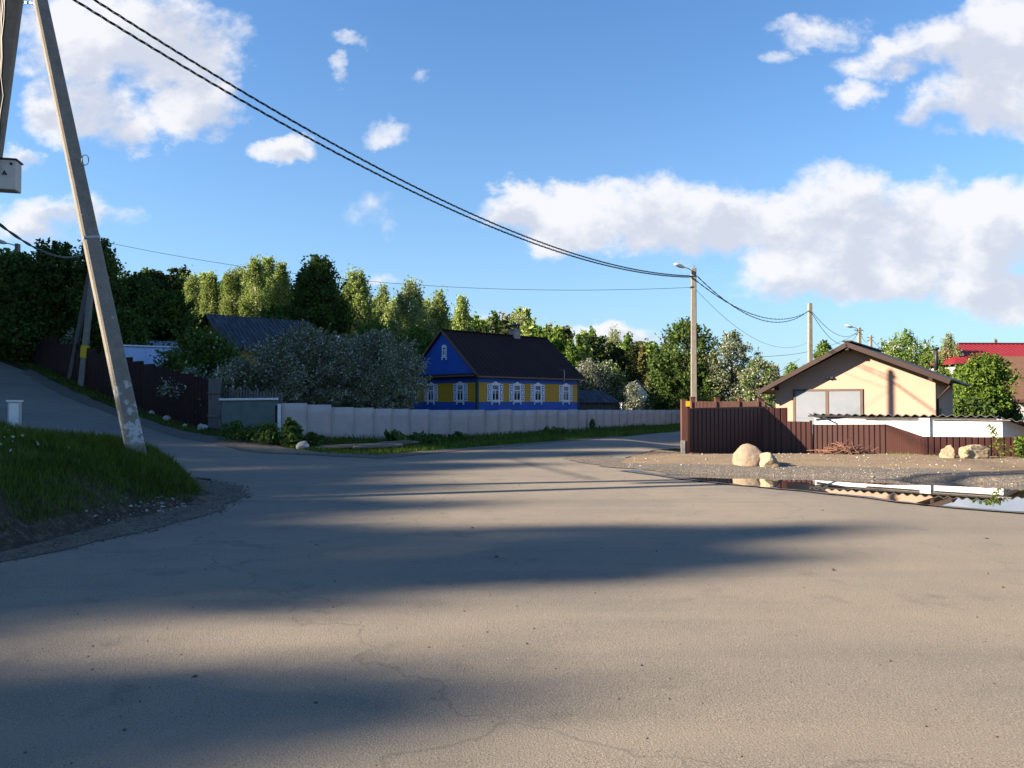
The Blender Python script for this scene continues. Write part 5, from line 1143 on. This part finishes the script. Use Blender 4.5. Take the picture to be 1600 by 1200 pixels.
# clumpy keep mask
def clump(p,sc,th):
    v=np.sin(p[:,0]*sc+1.3*np.sin(p[:,1]*sc*.7))+np.sin(p[:,1]*sc*1.3+1.7*np.sin(p[:,0]*sc*.6))+r.normal(0,.7,len(p)); return v>th
def bt(p):
    d=poly_sd(BANK,p[:,0],p[:,1]); return (d>.15)&(d<9)&((d>.22+.15*np.sin(p[:,1]*2.3)+.12*np.sin(p[:,0]*3+p[:,1])+.5*(p[:,1]<9.6))|(p[:,1]>12.0)&(d>.1)|(r.random(len(p))<.12))&((p[:,0]>-.75*p[:,1]-1.5))
pb=scatter(420000,-24,-5,6.5,34,bt); pb=np.concatenate([pb[clump(pb,1.1,-2.2)],scatter(60000,-9,-5,9.4,14.5,lambda p:(poly_sd(BANK,p[:,0],p[:,1])>.14)&(poly_sd(BANK,p[:,0],p[:,1])<1.1)&(r.random(len(p))<.25+.9*poly_sd(BANK,p[:,0],p[:,1])))])
hb_=.13+.06*np.sin(pb[:,0]*1.9+np.sin(pb[:,1]*2.3))*np.sin(pb[:,1]*1.6)+.02
grass('bank_grass',pb,hb_,.014,['grass','litgrass','dark','brownish'],[.62,.1,.22,.06],32,'long rough grass covering the bank left of the road')
pt=scatter(26000,-8.5,-5.0,11.6,15.5,lambda p: poly_sd(BANK,p[:,0],p[:,1])>.05); pt=pt[clump(pt,2.5,.1)]
grass('tall_grass',pt,.22,.013,['litgrass','grass'],[.5,.5],33,'tall lighter grass around the foot of the leaning strut')
VERGE=[(-6.2,25.0),(-4.2,23.9),(-2.2,27.2),(1.2,31.9),(5,37.3),(9.3,44.2),(13.4,59),(11,57),(6,49.5),(1,42),(-2,36.2),(-4.7,32.6),(-8.3,28.3),(-11,29.2),(-12.6,31.2),(-13.5,31.8),(-15,33),(-17,35.2),(-20.5,38.5),(-24,41.5),(-30,45.5),(-38,52),(-38,50),(-26,41.3),(-21.6,37.3),(-16.2,32.6),(-12.2,29.4),(-8.6,26.9)]
pv=scatter(330000,-38,14,23,60,lambda p: poly_sd(VERGE,p[:,0],p[:,1])>.02); pv=pv[clump(pv,1.7,-1.9)]
grass('verge_grass',pv,.14+.05*np.sin(pv[:,0]*1.3)*np.sin(pv[:,1]),.035,['grass','litgrass','dark'],[.66,.14,.2],34,'shaded grass on the verges along the fences')
FG=[(10.2,24.9),(11.8,23.7),(12.8,22.9),(15.5,22.1),(22,20.5),(22,21.3),(15.3,22.8),(12.7,23.6),(11.9,24.3),(10.2,25.5)]
pf=scatter(30000,10,22,20,26,lambda p: poly_sd(FG,p[:,0],p[:,1])>0); pf=pf[clump(pf,3.1,.3)]
grass('fence_grass',pf,.11,.016,['litgrass','grass','brownish'],[.55,.35,.1],35,'sunlit tufts of grass along the foot of the brown sheet fence')
# yard grass beyond the fences
py_=scatter(60000,-30,30,30,75,lambda p: (poly_sd(ROAD,p[:,0],p[:,1])<-2.5)&(p[:,1]>30+.0*p[:,0])&(poly_sd(BANK,p[:,0],p[:,1])<0))
grass('yard_grass',py_,.3,.06,['grass','mid','dark'],[.5,.3,.2],36,'rough grass in the yards behind the fences')
# dandelion and white flowers in the bank grass
pw=scatter(2600,-15,-5.2,9,17,lambda p: (poly_sd(BANK,p[:,0],p[:,1])>.3)); pw=pw[clump(pw,1.4,1.2)][:150]
V=[];Q=[]
P=np.stack([pw[:,0],pw[:,1],Hv(pw[:,0],pw[:,1])+r.uniform(.12,.28,len(pw))],1)
V,Q=quads(P,.045,r,elong=1.0); tag(link('wild_flowers',np_mesh('wild_flowers',V,Q,[LF['blossom']])),'tiny white flowers scattered in the bank grass','flowers',kind='stuff')
def pebbles(name,p,size,mat_,label,off=.03,seed=3):
    r=np.random.default_rng(seed); n=len(p); base=np.array([(1,0,0),(0,1,0),(-1,0,0),(0,-1,0),(0,0,1),(0,0,-.4)]); F_=np.array([(0,1,4),(1,2,4),(2,3,4),(3,0,4),(1,0,5),(2,1,5),(3,2,5),(0,3,5)])
    s=size*np.exp(r.normal(0,.45,n)); a=r.uniform(0,6.28,n); sc=np.stack([s*r.uniform(.7,1.3,n),s*r.uniform(.6,1.1,n),s*r.uniform(.35,.8,n)],1)
    B=base[None]*sc[:,None]*(1+r.normal(0,.15,(n,6,3))); c,s_=np.cos(a)[:,None],np.sin(a)[:,None]
    X=B[:,:,0]*c-B[:,:,1]*s_; Y=B[:,:,0]*s_+B[:,:,1]*c; Z=B[:,:,2]; V=np.stack([X+p[:,0,None],Y+p[:,1,None],Z+(Hv(p[:,0],p[:,1])+off)[:,None]],-1).reshape(-1,3)
    Q=(F_[None]+6*np.arange(n)[:,None,None]).reshape(-1,3); tag(link(name,np_mesh(name,V,Q,[mat_])),label,'gravel',kind='stuff')
peb=mat('pebble_stone',(.38,.35,.31),.9,(.16,.14,.12),scale=2.3,ramp=(.4,.6))
p1=scatter(34000,2,20,13,22,lambda p: (poly_sd(EDGE,p[:,0],p[:,1])>0)); pebbles('lot_gravel',p1,.013,peb,'loose gravel along the far rim of the puddle')
p2_=scatter(14000,-7,-2.5,5,20,lambda p: (poly_sd(SHOULDER,p[:,0],p[:,1])>-.15)); pebbles('shoulder_gravel',p2_[:5000],.012,M['clod'],'loose gravel on the shoulder below the grass bank',seed=4)
p3_=scatter(500,-6.3,-4.9,10.6,12.6,lambda p: (poly_sd(BANK,p[:,0],p[:,1])>-.3)&(poly_sd(BANK,p[:,0],p[:,1])<.25)); pebbles('rubble',p3_[:150],.022,M['stonegrey'],'pale broken rubble at the tip of the grass bank',seed=5,off=.02)
p4_=scatter(2600,-5,16,2.5,18,lambda p: (poly_sd(ROAD,p[:,0],p[:,1])>.3)); pebbles('road_grit',p4_[(p4_[:,0]<3+.0*p4_[:,1])|(p4_[:,1]<9)],.006,M['clod'],'small grit lying loose on the asphalt',seed=6,off=.024)
p5_=np.concatenate([scatter(5000,-26,8,22,46,lambda p:(poly_sd(SH2,p[:,0],p[:,1])>0)),scatter(1500,3,16,15,26,lambda p:(poly_sd(LOT,p[:,0],p[:,1])>0))]); pebbles('verge_gravel',p5_,.018,peb,'loose gravel between the side road and its grass verge',seed=7,off=.035)
p6_=scatter(70,-5,14,4,13,lambda p: (poly_sd(ROAD,p[:,0],p[:,1])>.5)); pebbles('road_clods',p6_[:45],.015,M['clod'],'a few small stones and clods lying on the open asphalt',seed=8,off=.026)
